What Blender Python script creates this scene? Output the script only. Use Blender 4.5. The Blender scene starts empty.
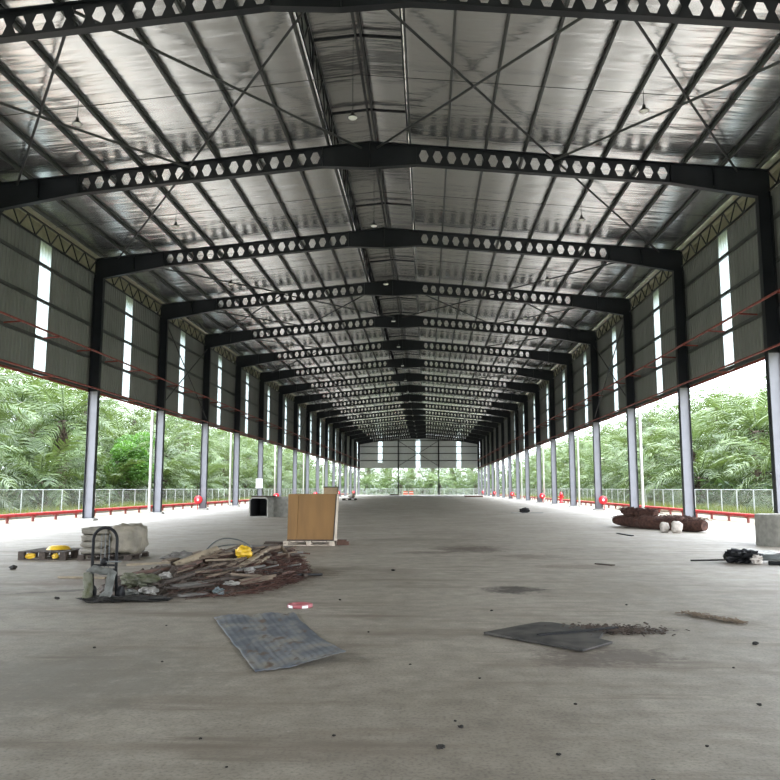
import bpy, math, random
from mathutils import Vector, Matrix, noise
R = math.radians
SC = bpy.context.scene
COL = SC.collection

# ---------------------------------------------------------------- camera
cam_data = bpy.data.cameras.new('camera')
cam = bpy.data.objects.new('camera', cam_data)
COL.objects.link(cam)
cam.location = (2.167, 0.0, 1.6)
cam.rotation_euler = (math.pi / 2 + 0.1253, 0.0, 0.0474)
cam_data.sensor_width = 36.0
cam_data.lens = 36.06
cam_data.clip_end = 1500.0
SC.camera = cam

# ---------------------------------------------------------------- overcast sky, exposure
world = bpy.data.worlds.new('overcast_sky')
SC.world = world
world.use_nodes = True
wn = world.node_tree
wn.nodes.clear()
w_out = wn.nodes.new('ShaderNodeOutputWorld')
w_bg = wn.nodes.new('ShaderNodeBackground')
w_geo = wn.nodes.new('ShaderNodeTexCoord')
w_noise = wn.nodes.new('ShaderNodeTexNoise')
w_ramp = wn.nodes.new('ShaderNodeValToRGB')
w_noise.inputs['Scale'].default_value = 2.0
w_ramp.color_ramp.elements[0].color = (0.76, 0.86, 1.0, 1)
w_ramp.color_ramp.elements[1].color = (0.93, 0.965, 1.0, 1)
w_bg.inputs['Strength'].default_value = 1.0
# overcast sky: brighter overhead than at the horizon
w_sep = wn.nodes.new('ShaderNodeSeparateXYZ')
w_grad = wn.nodes.new('ShaderNodeMapRange')
w_grad.inputs['From Min'].default_value = 0.0
w_grad.inputs['From Max'].default_value = 1.0
w_grad.inputs['To Min'].default_value = 4.0
w_grad.inputs['To Max'].default_value = 13.0
w_mul = wn.nodes.new('ShaderNodeVectorMath'); w_mul.operation = 'SCALE'
wn.links.new(w_geo.outputs['Generated'], w_noise.inputs['Vector'])
wn.links.new(w_noise.outputs['Fac'], w_ramp.inputs['Fac'])
wn.links.new(w_geo.outputs['Generated'], w_sep.inputs[0])
wn.links.new(w_sep.outputs['Z'], w_grad.inputs['Value'])
wn.links.new(w_ramp.outputs['Color'], w_mul.inputs[0])
wn.links.new(w_grad.outputs['Result'], w_mul.inputs['Scale'])
wn.links.new(w_mul.outputs['Vector'], w_bg.inputs['Color'])
wn.links.new(w_bg.outputs['Background'], w_out.inputs['Surface'])
vs = SC.view_settings
vs.view_transform = 'Standard'
vs.look = 'None'
vs.exposure = 0.55
vs.gamma = 1.0
vs.use_curve_mapping = False
SC.cycles.max_bounces = 10
SC.cycles.diffuse_bounces = 6
SC.cycles.glossy_bounces = 5
SC.cycles.transparent_max_bounces = 12
SC.cycles.sample_clamp_indirect = 12.0

# ---------------------------------------------------------------- helpers
ORG = {}

class MB:
    """collects shapes in world coordinates, builds them as one mesh object"""
    def __init__(self):
        self.v = []; self.f = []
    def poly(self, pts):
        n = len(self.v); self.v += [tuple(p) for p in pts]; self.f.append(tuple(range(n, n + len(pts))))
    def box(self, x0, x1, y0, y1, z0, z1):
        n = len(self.v)
        self.v += [(x0,y0,z0),(x1,y0,z0),(x1,y1,z0),(x0,y1,z0),(x0,y0,z1),(x1,y0,z1),(x1,y1,z1),(x0,y1,z1)]
        for q in ((0,3,2,1),(4,5,6,7),(0,1,5,4),(1,2,6,5),(2,3,7,6),(3,0,4,7)):
            self.f.append(tuple(n + i for i in q))
        return self
    def obox(self, c, d, rot=(0, 0, 0)):
        m = Matrix.Translation(c) @ (Matrix.Rotation(rot[2],4,'Z') @ Matrix.Rotation(rot[1],4,'Y') @ Matrix.Rotation(rot[0],4,'X'))
        k = len(self.v)
        self.box(-d[0]/2, d[0]/2, -d[1]/2, d[1]/2, -d[2]/2, d[2]/2)
        for i in range(k, len(self.v)):
            self.v[i] = tuple(m @ Vector(self.v[i]))
        return self
    def bar(self, a, b, w, h):
        """square-section bar from a to b"""
        a = Vector(a); b = Vector(b); d = (b - a)
        L = d.length; d.normalize()
        up = Vector((0,0,1)) if abs(d.z) < 0.95 else Vector((0,1,0))
        s = d.cross(up).normalized(); u = s.cross(d).normalized()
        n = len(self.v)
        for p in (a, b):
            for i, j in ((-1,-1),(1,-1),(1,1),(-1,1)):
                self.v.append(tuple(p + s * (w/2*i) + u * (h/2*j)))
        for q in ((3,2,1,0),(4,5,6,7),(0,1,5,4),(1,2,6,5),(2,3,7,6),(3,0,4,7)):
            self.f.append(tuple(n + i for i in q))
        return self
    def tube(self, pts, r, n=8, closed=False, caps=True):
        pts = [Vector(p) for p in pts]; N = len(pts)
        rr = r if isinstance(r, (list, tuple)) else [r] * N
        base = len(self.v); prev = None
        for i, p in enumerate(pts):
            if closed: d = pts[(i+1) % N] - pts[i-1]
            else: d = pts[min(i+1, N-1)] - pts[max(i-1, 0)]
            d.normalize()
            if prev is None:
                up = Vector((0,0,1)) if abs(d.z) < 0.9 else Vector((1,0,0))
                s = d.cross(up).normalized()
            else:
                s = (prev - d * prev.dot(d)).normalized()
            prev = s; u = d.cross(s)
            for k in range(n):
                a = 2*math.pi*k/n
                self.v.append(tuple(p + (s*math.cos(a) + u*math.sin(a))*rr[i]))
        for i in range(N if closed else N-1):
            i2 = (i+1) % N
            for k in range(n):
                k2 = (k+1) % n
                self.f.append((base+i*n+k, base+i*n+k2, base+i2*n+k2, base+i2*n+k))
        if caps and not closed:
            self.f.append(tuple(base+k for k in reversed(range(n))))
            self.f.append(tuple(base+(N-1)*n+k for k in range(n)))
        return self
    def lathe(self, prof, c=(0,0,0), n=24, axis='Z'):
        base = len(self.v); N = len(prof)
        for r, h in prof:
            for k in range(n):
                a = 2*math.pi*k/n
                x, y = r*math.cos(a), r*math.sin(a)
                if axis == 'Z': p = (c[0]+x, c[1]+y, c[2]+h)
                elif axis == 'Y': p = (c[0]+x, c[1]+h, c[2]+y)
                else: p = (c[0]+h, c[1]+x, c[2]+y)
                self.v.append(p)
        for i in range(N-1):
            for k in range(n):
                k2 = (k+1) % n
                self.f.append((base+i*n+k, base+i*n+k2, base+(i+1)*n+k2, base+(i+1)*n+k))
        return self
    def prism_y(self, xz, y0, y1):
        """polygon in x,z extruded along y"""
        n = len(self.v); N = len(xz)
        self.v += [(x,y0,z) for x,z in xz] + [(x,y1,z) for x,z in xz]
        self.f.append(tuple(range(n, n+N))); self.f.append(tuple(reversed(range(n+N, n+2*N))))
        for i in range(N):
            j = (i+1) % N
            self.f.append((n+j, n+i, n+N+i, n+N+j))
        return self
    def prism_z(self, xy, z0, z1):
        n = len(self.v); N = len(xy)
        self.v += [(x,y,z0) for x,y in xy] + [(x,y,z1) for x,y in xy]
        self.f.append(tuple(reversed(range(n, n+N)))); self.f.append(tuple(range(n+N, n+2*N)))
        for i in range(N):
            j = (i+1) % N
            self.f.append((n+i, n+j, n+N+j, n+N+i))
        return self
    def grid(self, fn, nu, nv):
        n = len(self.v)
        for i in range(nu+1):
            for j in range(nv+1):
                self.v.append(tuple(fn(i/nu, j/nv)))
        for i in range(nu):
            for j in range(nv):
                a = n+i*(nv+1)+j
                self.f.append((a, a+nv+1, a+nv+2, a+1))
        return self
    def blob(self, c, d, amp=0.15, fr=2.0, nu=14, nv=10, seed=0, sq=1.0, flat=True):
        """noisy rounded lump; sq<1 squarer; rests on c.z"""
        n = len(self.v); sv = Vector((seed*7.13, seed*3.1, seed*1.7))
        def pw(t): return math.copysign(abs(t)**sq, t)
        for j in range(nv+1):
            ph = -math.pi/2 + math.pi*j/nv
            for i in range(nu):
                th = 2*math.pi*i/nu
                p = Vector((pw(math.cos(ph))*pw(math.cos(th)), pw(math.cos(ph))*pw(math.sin(th)), pw(math.sin(ph))))
                k = 1 + amp*noise.noise(p*fr + sv)*1.6
                q = Vector((p.x*d[0]/2*k, p.y*d[1]/2*k, p.z*d[2]/2*k + d[2]/2))
                if flat and q.z < 0: q.z = 0
                self.v.append((c[0]+q.x, c[1]+q.y, c[2]+q.z))
        for j in range(nv):
            for i in range(nu):
                i2 = (i+1) % nu
                self.f.append((n+j*nu+i, n+j*nu+i2, n+(j+1)*nu+i2, n+(j+1)*nu+i))
        return self
    def build(self, name, m, parent=None, smooth=False, kind=None, origin=None):
        o0 = Vector(ORG.get(parent.name, (0,0,0))) if parent else Vector((0,0,0))
        org = Vector(origin) if origin is not None else o0
        me = bpy.data.meshes.new(name)
        me.from_pydata([tuple(Vector(p) - org) for p in self.v], [], self.f)
        if smooth: me.polygons.foreach_set('use_smooth', [True]*len(me.polygons))
        me.validate(); me.update()
        me.materials.append(m)
        o = bpy.data.objects.new(name, me); COL.objects.link(o)
        if parent: o.parent = parent
        o.location = org - o0
        ORG[o.name] = tuple(org)
        if kind: o['kind'] = kind
        return o

def thing(name, label, cat, loc=(0,0,0), group=None):
    o = bpy.data.objects.new(name, None); COL.objects.link(o)
    o.empty_display_size = 0.2
    o.location = loc; ORG[o.name] = tuple(loc)
    return tag(o, label, cat, group)

def tag(o, label, cat, group=None):
    o['label'] = label; o['category'] = cat
    if group: o['group'] = group
    return o

def copy_tree(o, loc, label=None, group=None, rotz=None):
    r = o.copy(); COL.objects.link(r); r.location = loc
    if rotz is not None: r.rotation_euler = (0, 0, rotz)
    if label: r['label'] = label
    if group: r['group'] = group
    ORG[r.name] = tuple(loc)
    for ch in list(o.children):
        c = ch.copy(); COL.objects.link(c); c.parent = r
        for g in list(ch.children):
            d = g.copy(); COL.objects.link(d); d.parent = c
    return r

ORDW = ['zeroth','first','second','third','fourth','fifth','sixth','seventh','eighth','ninth','tenth','eleventh','twelfth',
        'thirteenth','fourteenth','fifteenth','sixteenth','seventeenth','eighteenth','nineteenth','twentieth','twenty-first',
        'twenty-second','twenty-third','twenty-fourth','twenty-fifth','twenty-sixth']

# ---------------------------------------------------------------- materials
def mat(name, col, rough=0.6, metal=0.0, var=0.0, vscale=3.0, stretch=(1,1,1), bump=0.0, bscale=20.0, bstretch=(1,1,1),
        col2=None, spec=0.5, trans=None, rand=0.0, detail=4.0, rvar=0.0):
    m = bpy.data.materials.new(name); m.use_nodes = True
    nt = m.node_tree; N = nt.nodes; Lk = nt.links
    b = N['Principled BSDF']
    b.inputs['Base Color'].default_value = (*col, 1)
    b.inputs['Roughness'].default_value = rough
    b.inputs['Metallic'].default_value = metal
    b.inputs['Specular IOR Level'].default_value = spec
    tc = N.new('ShaderNodeTexCoord')
    if var > 0 or col2:
        mp = N.new('ShaderNodeMapping'); mp.inputs['Scale'].default_value = stretch
        nz = N.new('ShaderNodeTexNoise'); nz.inputs['Scale'].default_value = vscale; nz.inputs['Detail'].default_value = detail
        rp = N.new('ShaderNodeValToRGB')
        c2 = col2 if col2 else tuple(min(1, c*(1+var)) for c in col)
        c1 = col if col2 else tuple(c*(1-var) for c in col)
        rp.color_ramp.elements[0].position = 0.35; rp.color_ramp.elements[1].position = 0.65
        rp.color_ramp.elements[0].color = (*c1, 1); rp.color_ramp.elements[1].color = (*c2, 1)
        Lk.new(tc.outputs['Object'], mp.inputs['Vector']); Lk.new(mp.outputs['Vector'], nz.inputs['Vector'])
        Lk.new(nz.outputs['Fac'], rp.inputs['Fac'])
        last = rp.outputs['Color']
        if rand > 0:
            oi = N.new('ShaderNodeObjectInfo'); hs = N.new('ShaderNodeHueSaturation')
            mr = N.new('ShaderNodeMapRange'); mr.inputs['To Min'].default_value = 1-rand; mr.inputs['To Max'].default_value = 1+rand
            Lk.new(oi.outputs['Random'], mr.inputs['Value']); Lk.new(mr.outputs['Result'], hs.inputs['Value'])
            Lk.new(last, hs.inputs['Color']); last = hs.outputs['Color']
        Lk.new(last, b.inputs['Base Color'])
    if bump > 0:
        mp2 = N.new('ShaderNodeMapping'); mp2.inputs['Scale'].default_value = bstretch
        nb = N.new('ShaderNodeTexNoise'); nb.inputs['Scale'].default_value = bscale; nb.inputs['Detail'].default_value = 3
        bp = N.new('ShaderNodeBump'); bp.inputs['Strength'].default_value = bump; bp.inputs['Distance'].default_value = 0.05
        Lk.new(tc.outputs['Object'], mp2.inputs['Vector']); Lk.new(mp2.outputs['Vector'], nb.inputs['Vector'])
        Lk.new(nb.outputs['Fac'], bp.inputs['Height']); Lk.new(bp.outputs['Normal'], b.inputs['Normal'])
    if trans:
        t = N.new('ShaderNodeBsdfTranslucent'); t.inputs['Color'].default_value = (*trans[1], 1)
        mx = N.new('ShaderNodeMixShader'); mx.inputs['Fac'].default_value = trans[0]
        Lk.new(b.outputs['BSDF'], mx.inputs[1]); Lk.new(t.outputs['BSDF'], mx.inputs[2])
        Lk.new(mx.outputs['Shader'], N['Material Output'].inputs['Surface'])
    return m

M = {}
M['steel'] = mat('dark_painted_steel', (0.010,0.012,0.016), 0.40, var=0.2, vscale=1.5, spec=0.35)
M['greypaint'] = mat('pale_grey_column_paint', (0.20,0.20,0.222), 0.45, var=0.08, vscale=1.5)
M['purlin'] = mat('galvanised_purlin', (0.08,0.085,0.085), 0.45, 0.3, var=0.2, vscale=1.0)
M['rod'] = mat('bracing_rod_steel', (0.03,0.032,0.035), 0.5)
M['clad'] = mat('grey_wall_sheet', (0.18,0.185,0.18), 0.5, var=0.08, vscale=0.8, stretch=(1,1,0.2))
M['clad_far'] = mat('gable_sheet_lit', (0.56,0.60,0.60), 0.5, var=0.05)  # same sheet as the side walls; far-end light and haze put into its colour
M['soffit'] = mat('pale_eave_sheet', (0.28,0.265,0.185), 0.6, var=0.1)
M['strip'] = mat('translucent_wall_sheet', (0.55,0.60,0.58), 0.5, trans=(0.45, (0.60,0.68,0.68)))
M['red'] = mat('red_pipe_paint', (0.42,0.03,0.03), 0.45, var=0.2, vscale=4)
M['redrust'] = mat('red_oxide_pipe', (0.20,0.038,0.028), 0.55, var=0.3, vscale=5)
M['redbright'] = mat('bright_red_plastic', (0.65,0.02,0.03), 0.4, var=0.1)
M['white'] = mat('white_plastic', (0.80,0.80,0.78), 0.5, var=0.04)
M['pvc'] = mat('white_downpipe', (0.82,0.83,0.80), 0.4, var=0.03)
M['conc'] = mat('grey_concrete', (0.24,0.23,0.20), 0.85, var=0.18, vscale=6, bump=0.2, bscale=30)
M['ped'] = mat('plinth_concrete', (0.42,0.41,0.39), 0.85, var=0.12, vscale=6)
M['lampm'] = mat('lamp_housing', (0.02,0.02,0.02), 0.4)
M['wire'] = mat('lamp_wire', (0.03,0.03,0.03), 0.5)
M['lampw'] = mat('lamp_diffuser', (0.85,0.85,0.83), 0.4)
M['galv'] = mat('galvanised_fence', (0.50,0.52,0.52), 0.5, 0.2, var=0.1)
M['ply'] = mat('golden_plywood', (0.235,0.122,0.036), 0.6, var=0.10, vscale=2.0, stretch=(3,3,0.5))
M['plyedge'] = mat('plywood_edge', (0.50,0.42,0.33), 0.7, var=0.2, vscale=8)
M['darkwood'] = mat('dark_timber', (0.055,0.040,0.030), 0.8, var=0.35, vscale=4, stretch=(4,0.5,4))
M['wood'] = mat('weathered_timber', (0.155,0.115,0.08), 0.8, var=0.3, vscale=5, stretch=(1,1,3))
M['palewood'] = mat('pale_timber', (0.26,0.21,0.145), 0.8, var=0.25, vscale=5)
M['redwood'] = mat('reddish_timber', (0.105,0.058,0.042), 0.8, var=0.3, vscale=5)
M['brown'] = mat('brown_fibre', (0.075,0.034,0.024), 0.95, var=0.4, vscale=9, bump=0.6, bscale=40)
M['soil'] = mat('dark_wet_soil', (0.022,0.020,0.017), 0.9, var=0.4, vscale=12, bump=0.8, bscale=40)
M['mulch'] = mat('brown_rubbish', (0.035,0.026,0.020), 0.95, col2=(0.10,0.072,0.055), vscale=9, bump=0.8, bscale=30)
M['sack'] = mat('cream_sack_wrap', (0.21,0.185,0.14), 0.6, var=0.2, vscale=5, bump=0.6, bscale=10)
M['sack2'] = mat('grey_sack_wrap', (0.17,0.152,0.118), 0.6, var=0.2, vscale=6, bump=0.6, bscale=10)
M['yellow'] = mat('yellow_plastic', (0.72,0.45,0.02), 0.4, var=0.15, vscale=10)
M['black'] = mat('black_tube', (0.008,0.008,0.009), 0.55, spec=0.25)
M['olive'] = mat('muddy_olive_cloth', (0.075,0.080,0.035), 0.95, col2=(0.16,0.16,0.12), vscale=9, bump=0.6, bscale=25)
M['greycloth'] = mat('muddy_grey_cloth', (0.17,0.175,0.16), 0.95, col2=(0.09,0.09,0.08), vscale=9, bump=0.6, bscale=25)
M['plasticw'] = mat('crumpled_white_plastic', (0.30,0.285,0.26), 0.5, var=0.35, vscale=10, bump=0.6, bscale=20)
M['greysheet'] = mat('grey_scrap_sheet', (0.13,0.12,0.108), 0.7, var=0.3, vscale=7)
M['bluegrey'] = mat('blue_grey_plastic', (0.13,0.16,0.165), 0.6, var=0.2, vscale=8)
M['whitebag'] = mat('white_bag', (0.42,0.375,0.33), 0.7, var=0.15, vscale=8, bump=0.4, bscale=15)
M['cable'] = mat('grey_cable', (0.07,0.075,0.075), 0.5)
M['pole'] = mat('dull_grey_pole', (0.16,0.17,0.17), 0.5, 0.2, var=0.2)
M['card'] = mat('cardboard', (0.38,0.27,0.16), 0.8, var=0.1)
M['orange'] = mat('orange_red_barrier', (0.75,0.13,0.05), 0.5, var=0.1)
M['void'] = mat('culvert_interior_shade', (0.02,0.02,0.02), 0.9)  # near-black stands for the shade inside the concrete
M['trunk'] = mat('palm_trunk', (0.075,0.055,0.040), 0.95, var=0.4, vscale=3, stretch=(1,1,2), bump=0.8, bscale=8)
M['frond'] = mat('palm_frond', (0.036,0.068,0.020), 0.5, col2=(0.10,0.140,0.046), vscale=0.7, spec=0.35, trans=(0.22,(0.12,0.17,0.035)), rand=0.25)
M['leaf'] = mat('broad_leaf', (0.035,0.10,0.014), 0.5, col2=(0.09,0.19,0.03), vscale=1.2, trans=(0.3,(0.12,0.28,0.03)))
M['under'] = mat('undergrowth_leaf', (0.022,0.045,0.017), 0.6, col2=(0.065,0.10,0.036), vscale=0.4, trans=(0.25,(0.09,0.16,0.04)))
M['grass'] = mat('verge_grass', (0.09,0.13,0.03), 0.7, col2=(0.24,0.25,0.05), vscale=0.5, trans=(0.25,(0.18,0.22,0.05)))
M['turf'] = mat('turf_ground', (0.10,0.13,0.045), 0.95, col2=(0.20,0.19,0.10), vscale=0.5)
M['sand'] = mat('sandy_apron', (0.16,0.13,0.09), 0.95, col2=(0.21,0.18,0.13), vscale=0.8)

def foil_material():
    m = bpy.data.materials.new('crinkled_roof_foil'); m.use_nodes = True
    N = m.node_tree.nodes; Lk = m.node_tree.links; b = N['Principled BSDF']
    b.inputs['Base Color'].default_value = (0.86,0.87,0.875,1)
    b.inputs['Metallic'].default_value = 1.0
    b.inputs['Roughness'].default_value = 0.26
    tc = N.new('ShaderNodeTexCoord')
    def nz(scale, st, det=2.0):
        mp = N.new('ShaderNodeMapping'); mp.inputs['Scale'].default_value = st
        t = N.new('ShaderNodeTexNoise'); t.inputs['Scale'].default_value = scale; t.inputs['Detail'].default_value = det
        Lk.new(tc.outputs['Object'], mp.inputs['Vector']); Lk.new(mp.outputs['Vector'], t.inputs['Vector'])
        return t.outputs['Fac']
    a = nz(1.0, (0.40, 2.2, 1)); c = nz(1.0, (1.2, 9.0, 1))
    mx = N.new('ShaderNodeMath'); mx.operation = 'MULTIPLY_ADD'; mx.inputs[1].default_value = 0.12
    Lk.new(c, mx.inputs[0]); Lk.new(a, mx.inputs[2])
    bp = N.new('ShaderNodeBump'); bp.inputs['Strength'].default_value = 0.6; bp.inputs['Distance'].default_value = 0.10
    Lk.new(mx.outputs[0], bp.inputs['Height']); Lk.new(bp.outputs['Normal'], b.inputs['Normal'])
    return m
M['foil'] = foil_material()

def floor_material():
    m = bpy.data.materials.new('worn_concrete_floor'); m.use_nodes = True
    N = m.node_tree.nodes; Lk = m.node_tree.links; b = N['Principled BSDF']
    tc = N.new('ShaderNodeTexCoord')
    def nz(scale, st=(1,1,1), det=5.0, ro=0.6):
        mp = N.new('ShaderNodeMapping'); mp.inputs['Scale'].default_value = st
        t = N.new('ShaderNodeTexNoise'); t.inputs['Scale'].default_value = scale
        t.inputs['Detail'].default_value = det; t.inputs['Roughness'].default_value = ro
        Lk.new(tc.outputs['Object'], mp.inputs['Vector']); Lk.new(mp.outputs['Vector'], t.inputs['Vector'])
        return t
    def ramp(src, p0, c0, p1, c1):
        r = N.new('ShaderNodeValToRGB')
        r.color_ramp.elements[0].position = p0; r.color_ramp.elements[0].color = (*c0,1)
        r.color_ramp.elements[1].position = p1; r.color_ramp.elements[1].color = (*c1,1)
        Lk.new(src, r.inputs['Fac']); return r.outputs['Color']
    def mix(fac, a, bcol, mode='MIX'):
        x = N.new('ShaderNodeMix'); x.data_type = 'RGBA'; x.blend_type = mode
        if isinstance(fac, float): x.inputs['Factor'].default_value = fac
        else: Lk.new(fac, x.inputs['Factor'])
        for inp, val in ((x.inputs['A'], a), (x.inputs['B'], bcol)):
            if isinstance(val, tuple): inp.default_value = (*val, 1)
            else: Lk.new(val, inp)
        return x.outputs['Result']
    c = ramp(nz(0.45, (1, 0.6, 1)).outputs['Fac'], 0.3, (0.215,0.188,0.150), 0.7, (0.315,0.285,0.240))
    g = ramp(nz(4.0).outputs['Fac'], 0.30, (0.66,0.65,0.63), 0.70, (1.18,1.18,1.17))
    c = mix(0.8, c, g, 'MULTIPLY')
    g2 = ramp(nz(38.0, det=3).outputs['Fac'], 0.32, (0.45,0.44,0.42), 0.52, (1.05,1.05,1.05))
    c = mix(0.6, c, g2, 'MULTIPLY')
    # tyre and dust smears running across the hall
    s = ramp(nz(1.1, (0.25, 1.4, 1)).outputs['Fac'], 0.53, (0,0,0), 0.70, (1,1,1))
    c = mix(s, c, (0.150,0.122,0.092))
    s2 = ramp(nz(2.6, (0.22, 1.6, 1), 6.0).outputs['Fac'], 0.58, (0,0,0), 0.70, (1,1,1))
    c = mix(s2, c, (0.145,0.120,0.092))
    s3 = ramp(nz(9.0, (0.6, 1.0, 1), 6.0, 0.7).outputs['Fac'], 0.66, (0,0,0), 0.72, (1,1,1))
    c = mix(s3, c, (0.38,0.35,0.30))
    # stains with a shape of their own: centre, half sizes, angle, colour, strength
    wob = nz(3.0, det=4)
    wob2 = nz(14.0, det=4)
    stains = [((3.55,12.8), 0.5,0.5, 0.0,(0.035,0.025,0.018),0.95), ((3.85,7.85),0.75,0.5,0.3,(0.075,0.055,0.040),0.75),
              ((3.3,21.3),1.0,1.3,0.1,(0.06,0.040,0.027),0.85), ((2.2,20.0),0.9,0.5,0.1,(0.08,0.055,0.038),0.7), ((4.6,19.0),1.0,0.6,-0.2,(0.09,0.065,0.045),0.7), ((5.3,16.6),1.0,0.5,0.0,(0.11,0.08,0.058),0.7),
              ((-3.6,13.6),1.3,0.9,0.5,(0.15,0.11,0.085),0.75), ((-3.4,12.4),0.9,0.16,0.5,(0.06,0.045,0.035),0.8),
              ((-1.5,13.2),1.6,1.9,0.4,(0.10,0.07,0.05),0.8), ((-0.2,14.6),0.6,1.3,-0.3,(0.10,0.065,0.045),0.85),
              ((1.6,15.5),0.5,0.5,0.0,(0.13,0.10,0.08),0.5), ((5.7,10.1),0.8,0.35,-0.9,(0.11,0.088,0.06),0.6),
              ((4.5,9.25),0.55,0.22,0.1,(0.04,0.03,0.025),0.9), ((-0.9,6.8),1.4,1.2,0.2,(0.155,0.138,0.112),0.7),
              ((9.2,17.2),1.4,0.9,0.0,(0.12,0.105,0.09),0.5), ((-1.5,22.5),1.5,1.2,0.0,(0.12,0.10,0.082),0.55),
              ((2.0,25.0),2.5,0.8,0.1,(0.13,0.105,0.08),0.5)]
    sep = N.new('ShaderNodeSeparateXYZ'); Lk.new(tc.outputs['Object'], sep.inputs[0])
    def math_(op, a, bb):
        x = N.new('ShaderNodeMath'); x.operation = op
        for i, v in enumerate((a, bb)):
            if isinstance(v, (int, float)): x.inputs[i].default_value = v
            else: Lk.new(v, x.inputs[i])
        return x.outputs[0]
    for (cx, cy), hx, hy, an, colr, st in stains:
        dx = math_('SUBTRACT', sep.outputs[0], cx); dy = math_('SUBTRACT', sep.outputs[1], cy)
        ca, sa = math.cos(an), math.sin(an)
        u = math_('ADD', math_('MULTIPLY', dx, ca/hx), math_('MULTIPLY', dy, sa/hx))
        v = math_('ADD', math_('MULTIPLY', dx, -sa/hy), math_('MULTIPLY', dy, ca/hy))
        d = math_('ADD', math_('MULTIPLY', u, u), math_('MULTIPLY', v, v))
        d = math_('ADD', d, math_('MULTIPLY', math_('SUBTRACT', wob.outputs['Fac'], 0.5), 3.2))
        d = math_('ADD', d, math_('MULTIPLY', math_('SUBTRACT', wob2.outputs['Fac'], 0.5), 2.6))
        mr = N.new('ShaderNodeMapRange'); mr.inputs['From Min'].default_value = 1.15; mr.inputs['From Max'].default_value = 0.2
        mr.inputs['To Max'].default_value = st
        Lk.new(d, mr.inputs['Value'])
        c = mix(mr.outputs['Result'], c, colr)
    Lk.new(c, b.inputs['Base Color'])
    rr = N.new('ShaderNodeMapRange'); rr.inputs['To Min'].default_value = 0.42; rr.inputs['To Max'].default_value = 0.75
    Lk.new(nz(1.3).outputs['Fac'], rr.inputs['Value']); Lk.new(rr.outputs['Result'], b.inputs['Roughness'])
    bp = N.new('ShaderNodeBump'); bp.inputs['Strength'].default_value = 0.12; bp.inputs['Distance'].default_value = 0.03
    Lk.new(nz(22.0).outputs['Fac'], bp.inputs['Height']); Lk.new(bp.outputs['Normal'], b.inputs['Normal'])
    return m
M['floor'] = floor_material()

# ---------------------------------------------------------------- dimensions (metres, y runs down the hall)
W = 14.57                    # inner face of the columns
WO = 15.07                   # outer face of the columns
D2, BAY = 28.795, 10.093
F7 = D2 + 5*BAY
YFAR = 194.36
BAY2 = (YFAR - F7)/11
def FY(k): return D2 + (k-2)*BAY if k <= 7 else F7 + (k-7)*BAY2
Y0 = FY(-6)                  # near end of the roof, behind the camera
def zt(x): return 14.92 - 0.096*abs(x)     # top of the rafters
ZC0, ZC1 = 6.60, 12.72       # bottom and top of the wall sheeting
XC = 15.17                   # plane of the wall sheeting

# ---------------------------------------------------------------- setting: floor, ground, walls, roof
b = MB(); b.box(-16.2, 16.2, Y0-10, YFAR+3, -0.3, 0.0)
b.build('floor', M['floor'], kind='structure')
for s, nm in ((-1,'trim_1'),(1,'trim_2')):
    b = MB()
    x0, x1 = sorted((s*16.2, s*19.6))
    b.box(x0, x1, Y0-10, YFAR+3, -0.3, -0.02)
    b.build(nm, M['sand'], kind='structure')
b = MB(); b.box(-400, 400, -150, 700, -0.9, -0.06)
b.build('ground', M['turf'], kind='structure')

def sheet_profile(y0, y1, x, z0, z1, s, pitch=0.30, depth=0.03):
    """ribbed sheeting running along y"""
    b = MB(); n = max(1, round((y1-y0)/pitch)); p = (y1-y0)/n
    pts = []
    for i in range(n):
        a = y0 + i*p
        pts += [(a, 0), (a+p*0.62, 0), (a+p*0.72, depth), (a+p*0.90, depth)]
    pts.append((y1, 0))
    for (a, da), (c, dc) in zip(pts, pts[1:]):
        b.poly([(x+s*da, a, z0), (x+s*dc, c, z0), (x+s*dc, c, z1), (x+s*da, a, z1)])
    return b

win_n = 0
HW = 0.53
for s, side in ((-1,'left'), (1,'right')):
    wall = MB(); y = Y0
    for k in range(-6, 18):
        ym = (FY(k)+FY(k+1))/2
        seg = sheet_profile(y, ym-HW, s*XC, ZC0, ZC1, s)
        n = len(wall.v); wall.v += seg.v; wall.f += [tuple(i+n for i in f) for f in seg.f]
        y = ym+HW
        if k >= 0:
            win_n += 1
            st = sheet_profile(ym-HW, ym+HW, s*XC, ZC0, ZC1+0.1, s)
            st.build(f'window_{win_n}', M['strip'], kind='structure')
        else:
            seg = sheet_profile(ym-HW, ym+HW, s*XC, ZC0, ZC1, s)
            n = len(wall.v); wall.v += seg.v; wall.f += [tuple(i+n for i in f) for f in seg.f]
    seg = sheet_profile(y, YFAR, s*XC, ZC0, ZC1, s)
    n = len(wall.v); wall.v += seg.v; wall.f += [tuple(i+n for i in f) for f in seg.f]
    wall.build('wall_'+side, M['clad'], kind='structure')

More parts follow.
